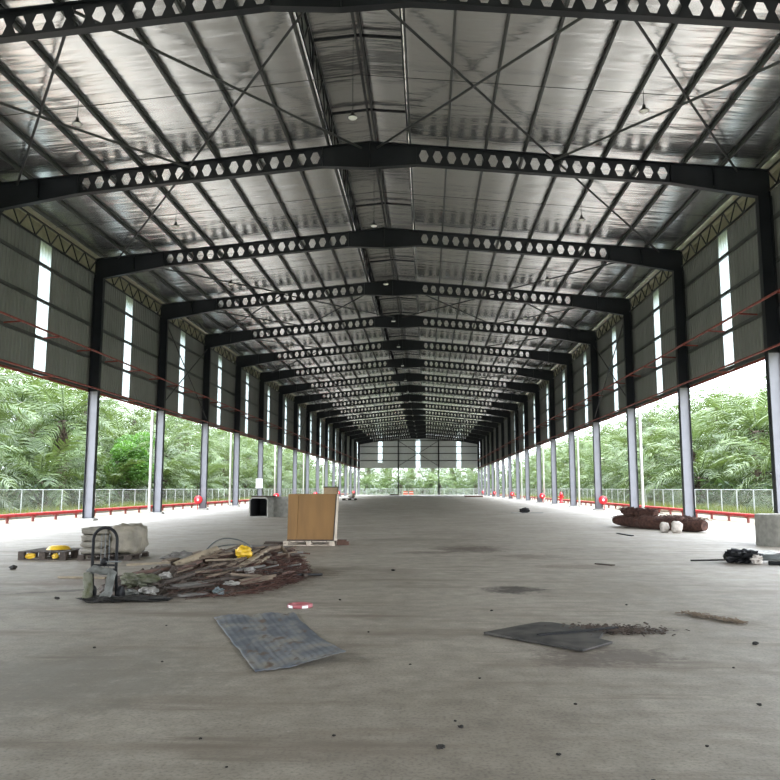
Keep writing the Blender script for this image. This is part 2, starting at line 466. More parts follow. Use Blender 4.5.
# far gable: sheeting hung above an opening, three translucent strips
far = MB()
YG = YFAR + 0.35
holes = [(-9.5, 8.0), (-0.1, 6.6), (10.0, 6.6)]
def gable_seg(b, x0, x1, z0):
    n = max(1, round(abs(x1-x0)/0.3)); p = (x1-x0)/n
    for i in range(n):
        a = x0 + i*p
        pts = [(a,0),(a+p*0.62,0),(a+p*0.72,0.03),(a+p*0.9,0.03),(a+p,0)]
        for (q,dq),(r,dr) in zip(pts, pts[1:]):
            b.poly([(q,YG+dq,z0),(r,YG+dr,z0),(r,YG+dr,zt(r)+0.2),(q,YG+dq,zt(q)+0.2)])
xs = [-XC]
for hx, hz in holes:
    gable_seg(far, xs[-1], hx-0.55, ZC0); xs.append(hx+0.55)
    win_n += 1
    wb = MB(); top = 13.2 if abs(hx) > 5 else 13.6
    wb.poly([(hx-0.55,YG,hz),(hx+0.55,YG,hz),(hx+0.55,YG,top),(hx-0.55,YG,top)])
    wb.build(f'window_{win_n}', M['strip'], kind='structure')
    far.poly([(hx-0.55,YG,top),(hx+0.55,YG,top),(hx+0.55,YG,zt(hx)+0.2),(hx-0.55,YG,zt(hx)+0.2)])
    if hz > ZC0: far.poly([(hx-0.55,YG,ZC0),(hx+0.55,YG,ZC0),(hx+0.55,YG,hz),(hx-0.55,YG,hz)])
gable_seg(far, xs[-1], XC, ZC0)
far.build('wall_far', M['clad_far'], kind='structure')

near = MB()
near.prism_y([(-XC,ZC0),(XC,ZC0),(XC,zt(XC)+0.2),(0,zt(0)+0.2),(-XC,zt(XC)+0.2)], Y0-0.05, Y0)
near.build('wall_near', M['clad'], kind='structure')
# roof lining: foil laid over the purlins, slightly sagging between them
MX = 1.50                     # half width of the raised ridge vent
roof = MB()
PX = [1.62, 3.05, 4.52, 6.0, 7.52, 9.02, 10.5, 12.0, 13.4, 14.72]
NY = 130
for s in (-1, 1):
    xsn = [MX] + [x for x in PX] + [15.25]
    fine = []
    for a, c in zip(xsn, xsn[1:]):
        for i in range(5): fine.append((a + (c-a)*i/5, math.sin(math.pi*i/5)))
    fine.append((15.25, 0))
    base = len(roof.v); nx = len(fine)
    for j in range(NY+1):
        y = Y0 + (YFAR+0.4-Y0)*j/NY
        for x, sg in fine:
            sag = 0.035*sg*(0.6+0.5*noise.noise(Vector((x*0.7*s, y*0.35, 0))))
            roof.v.append((s*x, y, zt(x)+0.225-sag))
    for j in range(NY):
        for i in range(nx-1):
            a = base+j*nx+i
            roof.f.append((a, a+1, a+nx+1, a+nx))
# raised ridge vent roof
for s in (-1, 1):
    def fn(u, v, s=s):
        x = u*2.0; y = Y0 + (YFAR+0.4-Y0)*v
        return (s*x, y, 16.42-0.096*x - 0.02*math.sin(u*math.pi*2)**2)
    roof.grid(fn, 6, 60)
roof.build('ceiling', M['foil'], smooth=True, kind='structure')

# outer roof skin over the eaves and along the ridge vent
skin = MB()
for s in (-1, 1):
    x0, x1 = s*15.25, s*15.75
    skin.poly([(x0,Y0,zt(15.25)+0.225),(x1,Y0,zt(15.75)+0.225),(x1,YFAR+0.4,zt(15.75)+0.225),(x0,YFAR+0.4,zt(15.25)+0.225)])
    skin.box(*sorted((s*15.55, s*15.75)), Y0, YFAR+0.4, 12.45, 13.66)
skin.build('trim_3', M['soffit'], kind='structure')
lid = MB()
for s in (-1, 1):
    lid.poly([(0,Y0,16.48),(s*2.1,Y0,16.28),(s*2.1,YFAR+.4,16.28),(0,YFAR+.4,16.48)])
    lid.poly([(s*1.5,Y0,15.12),(s*15.25,Y0,13.80),(s*15.25,YFAR+.4,13.80),(s*1.5,YFAR+.4,15.12)])
lid.build('trim_4', M['clad'], kind='structure')
lou = MB()
for s in (-1, 1):
    lou.poly([(s*1.56,Y0,15.0),(s*1.56,YFAR+.4,15.0),(s*1.56,YFAR+.4,16.27),(s*1.56,Y0,16.27)])
lou.build('trim_5', M['clad'], kind='structure')

# ---------------------------------------------------------------- portal frames
def column_label(k, side):
    if k == 2 and side == 'left': return 'dark steel column carrying the nearest left haunch, at the left picture edge'
    n = k-2 if side == 'left' else k-1
    extra = ''
    if k in (5,8,11,14,17): extra = ' with a red hose reel'
    elif k % 2 == 0: extra = ' beside a white downpipe'
    elif k == 7 and side == 'left': extra = ' with a white notice board'
    return f'dark steel column{extra}, {ORDW[n]} in view from the near end on the {side} side'

proto_col = {}
for s, side in ((-1,'left'), (1,'right')):
    for k in range(2, 19):
        y = FY(k); loc = (s*(W+0.25), y, 0)
        if side not in proto_col:
            t = thing('steel_column', column_label(k, side), 'column', loc, f'steel columns along the {side} side')
            x_in, x_out = s*W, s*WO
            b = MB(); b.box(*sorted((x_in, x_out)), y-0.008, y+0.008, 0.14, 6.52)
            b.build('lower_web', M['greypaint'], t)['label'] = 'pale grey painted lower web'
            b = MB(); b.box(*sorted((x_in, x_out)), y-0.008, y+0.008, 6.52, 12.44)
            b.build('web', M['steel'], t)
            for xa, nm in ((W,'inner_flange'),(WO-0.02,'outer_flange')):
                b = MB(); b.box(*sorted((s*xa, s*(xa+0.02))), y-0.14, y+0.14, 0.14, 12.44)
                b.build(nm, M['steel'], t)
            b = MB(); b.box(*sorted((s*(W-0.06), s*(WO+0.06))), y-0.20, y+0.20, 0.115, 0.14)
            b.build('base_plate', M['steel'], t)
            b = MB(); b.box(*sorted((s*(W-0.14), s*(WO+0.14))), y-0.30, y+0.30, 0.0, 0.115)
            b.build('plinth', M['ped'], t)
            proto_col[side] = t
        else:
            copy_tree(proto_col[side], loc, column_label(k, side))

def hex_web(b, s, x0, x1, ncell, y, th=0.014):
    p = (x1-x0)/ncell; a, bb, h = 0.185, 0.085, 0.235
    dep = 0.80
    for i in range(ncell):
        xc = x0 + (i+0.5)*p
        def P(dx, dz):
            x = xc+dx
            return (s*x, zt(x)-dep/2+dz)
        H = dep/2
        hx = [P(-a,0),P(-bb,h),P(bb,h),P(a,0),P(bb,-h),P(-bb,-h)]
        c0,c1,c2,c3 = P(-p/2,-H),P(p/2,-H),P(p/2,H),P(-p/2,H)
        m0,m1 = P(-p/2,0),P(p/2,0)
        fs = [[c3,m0,hx[0],hx[1]],[c3,hx[1],hx[2],c2],[c2,hx[2],hx[3],m1],[m0,c0,hx[5],hx[0]],[c0,c1,hx[4],hx[5]],[c1,m1,hx[3],hx[4]]]
        for yy in (y-th/2, y+th/2):
            for f in fs: b.poly([(q[0],yy,q[1]) for q in f])
        for j in range(6):
            q, r = hx[j], hx[(j+1)%6]
            b.poly([(q[0],y-th/2,q[1]),(r[0],y-th/2,r[1]),(r[0],y+th/2,r[1]),(q[0],y+th/2,q[1])])

def rafter_label(k):
    if k == 1: return 'dark castellated roof rafter crossing the very top of the view'
    if k == 18: return 'farthest dark castellated roof rafter, against the far gable wall'
    return f'dark castellated roof rafter with hexagonal holes, {ORDW[k]} from the camera'
XE, XR = 11.4, 1.84
y = FY(1); rt = thing('roof_rafter', rafter_label(1), 'rafter', (0, y, 13.85), 'castellated roof rafters')
for s in (-1, 1):
    b = MB(); hex_web(b, s, XR, XE, 18, y)
    cb = b.build('castellated_web', M['steel'], rt)
    b = MB(); t_ = 0.022
    b.prism_y([(0,zt(0)),(s*15.1,zt(15.1)),(s*15.1,zt(15.1)-t_),(0,zt(0)-t_)], y-0.13, y+0.13)
    b.build('top_flange', M['steel'], rt)
    b = MB()
    pts = [(0,13.85),(XR,zt(XR)-0.8),(XE,zt(XE)-0.8),(W,12.44)]
    for (xa,za),(xc,zc) in zip(pts, pts[1:]):
        b.prism_y([(s*xa,za),(s*xc,zc),(s*xc,zc+t_),(s*xa,za+t_)], y-0.13, y+0.13)
    b.build('bottom_flange', M['steel'], rt)
    b = MB(); b.prism_y([(s*XE,zt(XE)-0.01),(s*15.08,zt(15.08)-0.01),(s*15.08,12.44),(s*W,12.44),(s*XE,zt(XE)-0.79)], y-0.008, y+0.008)
    for xx in (XE+0.02, 13.0): b.box(*sorted((s*xx, s*(xx+0.015))), y-0.12, y+0.12, zt(xx)-0.79, zt(xx)-0.02)
    b.build('eave_haunch', M['steel'], rt)
b = MB(); b.prism_y([(-XR,zt(XR)-0.01),(0,zt(0)-0.01),(XR,zt(XR)-0.01),(XR,zt(XR)-0.79),(0,13.86),(-XR,zt(XR)-0.79)], y-0.008, y+0.008)
for xx in (-XR+0.02, XR-0.02): b.box(xx-0.01, xx+0.01, y-0.12, y+0.12, zt(XR)-0.79, zt(XR)-0.02)
b.box(-0.02, 0.02, y-0.125, y+0.125, 13.86, 14.91)
b.build('apex_plate', M['steel'], rt)
for k in range(2, 19):
    copy_tree(rt, (0, FY(k), 13.85), rafter_label(k))

# ridge vent rafters (small chevrons) over every frame and mid bay
y = FY(1)
vt = thing('vent_rafter', '', 'rafter', (0, y, 15.1), 'small chevron rafters in the ridge vent')
b = MB()
for s in (-1, 1):
    b.prism_y([(0,16.30),(s*MX,16.16),(s*MX,16.08),(0,16.22)], y-0.04, y+0.04)
b.build('chevron', M['steel'], vt)
for s in (-1, 1):
    b = MB(); b.box(*sorted((s*(MX-0.06), s*MX)), y-0.04, y+0.04, 15.0, 16.14)
    b.build('post', M['steel'], vt)
for i in range(35):
    kk = 1 + i/2
    yy = (FY(int(kk))+FY(int(kk)+1))/2 if i % 2 else FY(int(kk))
    nm = f'small dark chevron in the ridge vent, midway between rafters {int(kk)} and {int(kk)+1}'
    lab = (f'small dark chevron in the ridge vent, between the {ORDW[int(kk)]} and {ORDW[int(kk)+1]} rafters' if i % 2
           else f'small dark chevron in the ridge vent, right above the {ORDW[int(kk)]} rafter')
    if i == 0: vt['label'] = lab
    else: copy_tree(vt, (0, yy, 15.1), lab)

# ---------------------------------------------------------------- purlins, ridge vent members
def channel(b, x, z, y0, y1, h=0.18, w=0.065, s=1, t=0.006):
    b.box(*sorted((x, x+s*t)), y0, y1, z, z+h)
    b.box(*sorted((x, x+s*w)), y0, y1, z, z+t)
    b.box(*sorted((x, x+s*w)), y0, y1, z+h-t, z+h)
for s, side in ((-1,'left'), (1,'right')):
    for i, x in enumerate(PX):
        b = MB(); channel(b, s*x, zt(x)+0.005, Y0, YFAR+0.3, s=-s)
        o = b.build('roof_purlin', M['purlin'], origin=(s*x, Y0, zt(x)))
        tag(o, f'galvanised roof purlin running the hall length, {ORDW[i+1]} from the ridge on the {side} slope', 'purlin',
            f'purlins on the {side} roof slope')
b = MB(); channel(b, -0.12, 16.20, Y0, YFAR+0.3, h=0.15, w=0.07, s=1)
b.box(0.05, 0.12, Y0, YFAR+.3, 16.20, 16.35)
o = b.build('ridge_purlin', M['purlin'], origin=(0, Y0, 16.2)); tag(o, 'double galvanised ridge purlin along the middle of the raised ridge vent', 'purlin')
for s, side in ((-1,'left'), (1,'right')):
    t = thing('vent_side_truss', f'dark lattice truss forming the {side} side of the raised ridge vent', 'truss', (s*MX, FY(1), 15.0), 'ridge vent side trusses')
    for z, nm in ((15.06,'bottom_chord'),(16.08,'top_chord')):
        b = MB(); b.box(s*MX-0.04, s*MX+0.04, Y0, YFAR, z-0.04, z+0.04); b.build(nm, M['steel'], t)
    b = MB(); yy = FY(0); q = 0
    while yy < YFAR-1:
        za, zb = (15.06,16.08) if q % 2 == 0 else (16.08,15.06)
        b.bar((s*MX,yy,za),(s*MX,yy+0.84,zb),0.05,0.05); yy += 0.84; q += 1
    b.build('lattice', M['steel'], t)

# ---------------------------------------------------------------- wall girts, eave trusses, edge angle
GZ = [11.60, 9.97, 8.28, 6.70]
for s, side in ((-1,'left'), (1,'right')):
    for i, z in enumerate(GZ):
        b = MB(); x = s*(XC-0.01)
        b.box(*sorted((x, x-s*0.09)), Y0, YFAR, z-0.07, z-0.063); b.box(*sorted((x, x-s*0.09)), Y0, YFAR, z+0.063, z+0.07)
        b.box(*sorted((x-s*0.084, x-s*0.09)), Y0, YFAR, z-0.07, z+0.07)
        o = b.build('wall_girt', M['purlin'], origin=(x, Y0, z))
        tag(o, f'grey steel girt along the {side} wall sheeting, {["topmost of four","second from the top","third from the top","lowest of four"][i]}', 'girt', f'girts on the {side} wall')
def truss_label(k, side):
    return f'dark lattice eave truss on the {side} wall between the {ORDW[k]} and {ORDW[k+1]} rafters'
for s, side in ((-1,'left'), (1,'right')):
    protos = {}
    for k in range(1, 18):
        ya, yb = FY(k)+0.14, FY(k+1)-0.14
        key = 0 if k < 7 else 1
        x = s*(XC-0.20)
        if key not in protos:
            t = thing('eave_truss', truss_label(k, side), 'truss', (x, FY(k), 12.62), f'eave trusses on the {side} wall')
            b = MB(); b.box(x-0.035, x+0.035, ya, yb, 12.60, 12.66); b.build('bottom_chord', M['steel'], t)
            b = MB(); b.box(x-0.035, x+0.035, ya, yb, 13.36, 13.42); b.build('top_chord', M['steel'], t)
            n = 14; p = (yb-ya)/n
            for i in range(n):
                za, zb = (12.64,13.38) if i % 2 else (13.38,12.64)
                b = MB(); b.bar((x,ya+i*p,za),(x,ya+(i+1)*p,zb),0.045,0.045); b.build('diagonal', M['steel'], t)
            protos[key] = t
        else:
            copy_tree(protos[key], (x, FY(k), 12.62), truss_label(k, side))

# ---------------------------------------------------------------- red pipes along both walls
for s, side in ((-1,'left'), (1,'right')):
    t = thing('sprinkler_pipe', f'red pipe on outrigger arms halfway up the {side} wall', 'pipe', (s*14.4, 8, 8.42), 'red wall pipes')
    b = MB(); pts = []
    for k in range(0, 18):
        for q in (0.0, 1/6-0.01, 1/6+0.01, 0.5-0.01, 0.5+0.01, 5/6-0.01, 5/6+0.01):
            pts.append((s*14.38, FY(k)+q*(FY(k+1)-FY(k)), 8.42 + (0.0 if q in (0.0,) else 0.0)))
    b.tube([(s*14.40, FY(0), 8.42), (s*14.40, YFAR-0.3, 8.42)], 0.05, 8); b.build('pipe', M['redrust'], t)
    for k in range(0, 18):
        for q in (1/6, 0.5, 5/6):
            yy = FY(k)+q*(FY(k+1)-FY(k))
            b = MB(); b.bar((s*14.34, yy, 8.36),(s*(XC-0.125), yy, 8.32),0.05,0.06); b.build('arm', M['redrust'], t)
    t = thing('edge_pipe', f'rust-red pipe along the bottom edge of the {side} wall sheeting', 'pipe', (s*14.5, 8, 6.62), 'red wall pipes')
    b = MB(); b.tube([(s*14.50, FY(0), 6.60), (s*14.50, YFAR-0.3, 6.60)], 0.045, 8); b.build('pipe', M['redrust'], t)
    b = MB(); b.box(*sorted((s*(XC-0.085), s*(XC-0.03))), FY(0), YFAR, 6.50, 6.60); b.build('drip_edge', M['redrust'], t)
    for k in range(0, 18):
        b = MB(); yy = FY(k)+0.5*(FY(k+1)-FY(k)); b.bar((s*14.46,yy,6.56),(s*(XC-0.07),yy,6.56),0.04,0.04); b.build('arm', M['redrust'], t)

# ---------------------------------------------------------------- bracing rods
def rod(a, c, label, r=0.045, group=None):
    b = MB(); b.tube([a, c], r, 6)
    o = b.build('bracing_rod', M['rod'], origin=a); tag(o, label, 'rod', group)
def rp(x, k, dz=-0.12): return (x, FY(k), zt(x)+dz)
xi, xo = 7.05, 13.9
for s, side in ((-1,'left'), (1,'right')):
    for k in (1, 4):
        bay = 'between the first and second rafters' if k == 1 else 'between the fourth and fifth rafters'
        for xa, xb, pan in ((0.3, xi, 'ridge'), (xi, xo, 'eave')):
            rod(rp(s*xa,k), rp(s*xb,k+1), f'diagonal roof rod running outwards with depth, {side} {pan} panel {bay}', group='roof bracing rods')
            rod(rp(s*xb,k,-0.20), rp(s*xa,k+1,-0.20), f'diagonal roof rod running inwards with depth, {side} {pan} panel {bay}', group='roof bracing rods')
    for k in [2,3] + list(range(5,17)):
        xa, xb = (xi, xo) if k % 2 == 0 else (xo, xi)
        rod(rp(s*xa,k), rp(s*xb,k+1), f'single diagonal roof rod near the {side} eave between the {ORDW[k]} and {ORDW[k+1]} rafters', group='roof bracing rods')
    for k in (4, 9, 14):
        for za, zb, d in ((12.3,6.9,'descending'),(6.9,12.3,'climbing')):
            off = 0.0 if d == 'descending' else 0.10
            rod((s*(14.72+off), FY(k)+0.1, za), (s*(14.72+off), FY(k+1)-0.1, zb), f'{d} diagonal rod of the cross brace on the {side} wall, {ORDW[k]} bay', 0.04, 'wall bracing rods')

# far gable framing
for x, nm in ((-5.0,'left'), (5.0,'right')):
    b = MB(); b.box(x-0.14, x+0.14, YFAR-0.1, YFAR+0.25, 0.0, zt(x)-0.85)
    o = b.build('wind_column', M['steel'], origin=(x, YFAR, 0)); tag(o, f'slim dark wind column under the far gable, {nm} one', 'column', 'far gable wind columns')
for i, z in enumerate((13.4, 11.9, 10.2, 8.45)):
    b = MB(); b.box(-14.5, 14.5, YFAR+0.26, YFAR+0.34, z-0.09, z+0.09)
    o = b.build('gable_girt', M['steel'], origin=(0, YFAR, z)); tag(o, f'dark girt across the far gable sheeting, {ORDW[i+1]} from the top', 'girt', 'girts on the far gable')
rod((-4.8,YFAR-0.15,13.2),(4.8,YFAR-0.15,7.2),'far gable cross brace rod falling from left to right', 0.07)
rod((-4.8,YFAR-0.25,7.2),(4.8,YFAR-0.25,13.2),'far gable cross brace rod rising from left to right', 0.07)

# ---------------------------------------------------------------- hanging lamps, conduits
lp = None
for k in range(1, 18):
    ym = (FY(k)+FY(k+1))/2
    for x, row in ((-9.2,'left'), (-0.16,'middle'), (9.08,'right')):
        top = 16.2 if row == 'middle' else zt(x)+0.2
        lab = f'small hanging bay lamp in the {row} row between the {ORDW[k]} and {ORDW[k+1]} rafters'
        if k == 1:
            z = 13.42
            t = thing('hanging_lamp', lab, 'lamp', (x, ym, z), f'hanging lamps in the {row} row')
            b = MB(); b.tube([(x,ym,z+0.1),(x,ym,top)], 0.011, 5); b.build('wire', M['wire'], t)
            b = MB(); b.lathe([(0.001,z+0.22),(0.05,z+0.22),(0.06,z+0.12),(0.16,z+0.02),(0.16,z)], (x,ym,0), 20); b.build('housing', M['lampm'], t, True)
            b = MB(); b.lathe([(0.15,z+0.005),(0.12,z-0.03),(0.001,z-0.045)], (x,ym,0), 20); b.build('diffuser', M['lampw'], t, True)
            if lp is None: lp = {}
            lp[row] = t
        else:
            copy_tree(lp[row], (x, ym, 13.42 if row != 'middle' else 13.30), lab)
    b = MB()
    for s in (-1, 1): b.tube([(0.0, ym+0.05, zt(0)+0.0), (s*14.8, ym+0.05, zt(14.8)+0.0)], 0.012, 5)
    o = b.build('lighting_conduit', M['wire'], origin=(0,ym,14.9)); tag(o, f'thin conduit across the roof feeding the lamps between the {ORDW[k]} and {ORDW[k+1]} rafters', 'conduit', 'lighting conduits')

# ---------------------------------------------------------------- downpipes, hose reels, notice, hydrant, ground pipes
for s, side in ((-1,'left'), (1,'right')):
    for k in range(2, 19, 2):
        x = s*(XC+0.16); yy = FY(k)-0.05
        b = MB(); b.tube([(x,yy,-0.02),(x,yy,13.0)], 0.085, 10)
        o = b.build('downpipe', M['pvc'], origin=(x,yy,0), smooth=True)
        if k == 2 and side == 'left': lab = 'white downpipe at the left picture edge, beyond the nearest left column'
        elif k == 2: lab = 'white downpipe at the right picture edge behind the nearest right column'
        else: lab = f'white downpipe outside the {side} wall, {ORDW[k//2-1]} of those standing clear of the picture edge'
        tag(o, lab, 'downpipe', f'white downpipes on the {side} wall')
reel = {}
for s, side in ((-1,'left'), (1,'right')):
    for n, k in enumerate((5, 8, 11, 14, 17)):
        x = s*15.04; yy = FY(k)-0.50
        lab = f'round red fire hose reel along the {side} wall, {ORDW[n+1]} from near'
        if side not in reel:
            t = thing('hose_reel', lab, 'hose reel', (x, yy, 0), f'hose reels along the {side} wall')
            b = MB(); b.lathe([(0.001,-0.10),(0.10,-0.10),(0.12,-0.09),(0.30,-0.09),(0.305,-0.07),(0.27,-0.05),(0.27,0.03),(0.305,0.05),(0.30,0.07),(0.001,0.10)], (x,yy,0.75), 28, 'Y'); b.build('drum', M['redbright'], t, True)
            b = MB(); b.lathe([(0.001,-0.125),(0.07,-0.12),(0.09,-0.09)], (x,yy,0.75), 20, 'Y'); b.build('hub', M['white'], t, True)
            b = MB(); b.bar((x,yy+0.05,0.75),(x-s*0.12,yy+0.19,0.75),0.06,0.08); b.build('bracket', M['red'], t)
            b = MB(); b.tube([(x+s*0.1,yy+0.15,0.0),(x+s*0.1,yy+0.15,0.75)],0.03,8); b.build('supply_pipe', M['red'], t)
            reel[side] = t
        else: copy_tree(reel[side], (x, yy, 0), lab)
x = -14.86; yy = FY(7)-0.18
t = thing('notice_board', 'blank white notice board fixed to a left-hand column', 'notice', (x, yy, 1.65))
b = MB(); b.box(x-0.34, x+0.34, yy-0.012, yy+0.012, 1.62, 2.58); b.build('panel', M['white'], t)
b = MB(); b.box(x-0.3, x+0.3, yy+0.012, yy+0.036, 2.0, 2.06); b.build('bracket', M['steel'], t)
x, yy = 17.1, 89.0
t = thing('fire_hydrant', 'red pillar fire hydrant outside the right wall beside the white-striped column', 'hydrant', (x, yy, -0.02))
b = MB(); b.lathe([(0.001,-0.02),(0.26,-0.02),(0.26,0.05),(0.17,0.07),(0.17,0.85),(0.22,0.88),(0.22,0.95),(0.16,1.02),(0.10,1.16),(0.001,1.2)], (x,yy,0), 20); b.build('barrel', M['redbright'], t, True)
for q in (-1, 1):
    b = MB(); b.lathe([(0.001,0.0),(0.08,0.0),(0.08,0.16),(0.001,0.16)], (x+q*0.24-(0.08),yy,0.66), 12, 'X'); b.build('outlet', M['redbright'], t, True)
for s, side in ((-1,'left'), (1,'right')):
    t = thing('ground_pipe', f'red pipe on short stands along the ground outside the {side} columns', 'pipe', (s*17.4, 8, 0), 'red ground pipes')
    b = MB(); b.tube([(s*17.4, 8, 0.33), (s*17.4, YFAR, 0.33)], 0.085, 10); b.build('pipe', M['red'], t, True)
    yy = 9.6
    while yy < YFAR:
        b = MB(); b.box(s*17.4-0.05, s*17.4+0.05, yy-0.05, yy+0.05, -0.03, 0.27); b.box(s*17.4-0.13, s*17.4+0.13, yy-0.06, yy+0.06, 0.20, 0.26)
        b.build('stand', M['redrust'], t); yy += 2.4
    t2 = MB(); t2.box(*sorted((s*19.55, s*19.85)), 4, YFAR, -0.06, 0.10)
    t2.build('trim_6' if s < 0 else 'trim_7', M['conc'], kind='structure')

# ---------------------------------------------------------------- chain-link fences
def fence(label, p0, p1, h=1.58, step=2.5):
    p0 = Vector(p0); p1 = Vector(p1); d = (p1-p0); L = d.length; d.normalize()
    t = thing('chain_link_fence', label, 'fence', tuple(p0), 'chain-link fences')
    b = MB(); sp = 0.10; n = int(L/sp); w = 0.0055
    nrm = Vector((-d.y, d.x, 0))
    for i in range(n):
        for sg in (1, -1):
            a0 = p0 + d*(i*sp); a1 = a0 + d*(sg*h*0.75)
            a0 = a0 + nrm*0.003*sg; a1 = a1 + nrm*0.003*sg
            b.poly([a0 - d*w, a0 + d*w, a1 + d*w + Vector((0,0,h-0.06)), a1 - d*w + Vector((0,0,h-0.06))])
    b.build('wire_mesh', M['galv'], t)
    b = MB(); b.tube([p0+Vector((0,0,h)), p1+Vector((0,0,h))], 0.025, 6); b.build('top_rail', M['galv'], t)
    for i in range(int(L/step)+1):
        q = p0 + d*(i*step)
        b = MB(); b.tube([q-Vector((0,0,0.1)), q+Vector((0,0,h+0.02))], 0.035, 6); b.build('post', M['galv'], t)
fence('galvanised chain-link fence running outside the left wall', (-21,6.5,-0.06), (-21,200,-0.06))
fence('galvanised chain-link fence running outside the right wall', (21,6.5,-0.06), (21,200,-0.06))
fence('galvanised chain-link fence crossing beyond the far end opening', (-21,203,-0.06), (21,203,-0.06))

# ---------------------------------------------------------------- objects on the floor
rnd = random.Random(5)
# corrugated sheet, front left
P0, P1 = Vector((-0.49,9.85,0)), Vector((0.45,10.2,0))
P3, P2 = Vector((0.655,7.02,0)), Vector((1.40,7.5,0))
def sheet_pt(u, v):       # u along ribs, v across
    a = P0.lerp(P1, v); c = P3.lerp(P2, v); p = a.lerp(c, u)
    z = 0.012 + 0.0022*math.sin(v*2*math.pi*13)
    z += 0.085*max(0, (u-0.55)/0.45)**1.5*max(0, (v-0.35)/0.65)
    z += 0.03*max(0, 1-u*6)*abs(math.sin(v*7)) + 0.012*noise.noise(Vector((u*5, v*4, 0)))**2
    p.x += 0.02*noise.noise(Vector((u*8, v*2, 3))); p.y += 0.03*noise.noise(Vector((v*9, u*2, 5)))
    return (p.x, p.y, z)
b = MB(); b.grid(sheet_pt, 40, 110)
def sheet_material():
    m = bpy.data.materials.new('weathered_zinc_sheet'); m.use_nodes = True
    N = m.node_tree.nodes; Lk = m.node_tree.links; p = N['Principled BSDF']
    tc = N.new('ShaderNodeTexCoord'); cur = None
    def layer(prev, scale, st, lo, hi, colr):
        mp = N.new('ShaderNodeMapping'); mp.inputs['Scale'].default_value = st; mp.inputs['Rotation'].default_value = (0,0,R(21))
        n = N.new('ShaderNodeTexNoise'); n.inputs['Scale'].default_value = scale; n.inputs['Detail'].default_value = 5
        Lk.new(tc.outputs['Object'], mp.inputs['Vector']); Lk.new(mp.outputs['Vector'], n.inputs['Vector'])
        mr = N.new('ShaderNodeMapRange'); mr.inputs['From Min'].default_value = lo; mr.inputs['From Max'].default_value = hi
        Lk.new(n.outputs['Fac'], mr.inputs['Value'])
        x = N.new('ShaderNodeMix'); x.data_type = 'RGBA'; Lk.new(mr.outputs['Result'], x.inputs['Factor'])
        if isinstance(prev, tuple): x.inputs['A'].default_value = (*prev,1)
        else: Lk.new(prev, x.inputs['A'])
        x.inputs['B'].default_value = (*colr,1); return x.outputs['Result']
    c = layer((0.105,0.118,0.142), 2.2, (2,1,1), 0.42, 0.6, (0.20,0.215,0.235))
    c = layer(c, 2.6, (1.5,0.8,1), 0.50, 0.68, (0.26,0.243,0.21))
    c = layer(c, 3.4, (2.0,0.9,1), 0.57, 0.66, (0.12,0.08,0.052))
    c = layer(c, 6.0, (2.5,1,1), 0.66, 0.74, (0.045,0.04,0.036))
    Lk.new(c, p.inputs['Base Color']); p.inputs['Roughness'].default_value = 0.5; p.inputs['Metallic'].default_value = 0.35
    return m
M['zinc'] = sheet_material()
o = b.build('corrugated_sheet', M['zinc'], origin=(0.4,8.8,0), smooth=True)
md = o.modifiers.new('solid', 'SOLIDIFY'); md.thickness = 0.003
tag(o, 'weathered blue-grey corrugated metal sheet lying on the floor in front', 'metal sheet')

# dark board, front right
M['board'] = mat('dark_wet_board', (0.022,0.021,0.019), 0.65, col2=(0.075,0.068,0.060), vscale=4.0, spec=0.25)
poly = [(2.78,8.91),(3.68,8.01),(4.07,8.44),(3.97,8.60),(4.10,9.0),(3.98,9.25),(3.62,9.60),(3.50,9.62),(3.25,9.40)]
b = MB(); b.prism_z(poly, 0.012, 0.030)
o = b.build('board', M['board'], origin=(3.5,8.8,0)); tag(o, 'thin dark grey board with a broken edge lying flat at front right', 'board')
b = MB(); b.bar((3.35,8.75,0.036),(4.30,9.22,0.040),0.06,0.015)
o = b.build('rubber_strip', M['black'], origin=(3.35,8.75,0.03)); tag(o, 'black rubber strip lying across the dark board', 'strip')
b = MB()
for i in range(700):
    cx = 4.1+rnd.gauss(0.12,0.24); cy = 9.2+rnd.gauss(0.03,0.14); L = rnd.uniform(0.02,0.07); a = rnd.uniform(0,6.28)
    z = 0.008+rnd.random()*0.022
    b.obox((cx,cy,z),(L,rnd.uniform(0.008,0.03),0.006),(rnd.uniform(-.4,.4),rnd.uniform(-.4,.4),a))
o = b.build('leaf_litter', M['mulch'], kind='stuff', origin=(4.2,9.2,0)); tag(o, 'dark wet leaf litter heaped at the back edge of the dark board', 'litter')
b = MB()
for i in range(140):
    u = rnd.random(); cx = 5.45+u*0.45+rnd.gauss(0,0.05); cy = 10.45-u*0.65+rnd.gauss(0,0.07)
    b.obox((cx,cy,0.010+rnd.random()*0.02),(rnd.uniform(0.03,0.13),rnd.uniform(0.008,0.025),0.006),(rnd.uniform(-.4,.4),rnd.uniform(-.3,.3),rnd.gauss(-0.9,0.6)))
o = b.build('twig_litter', M['wood'], kind='stuff', origin=(5.7,10.1,0)); tag(o, 'streak of brown twigs and leaf scraps right of the dark board', 'litter')

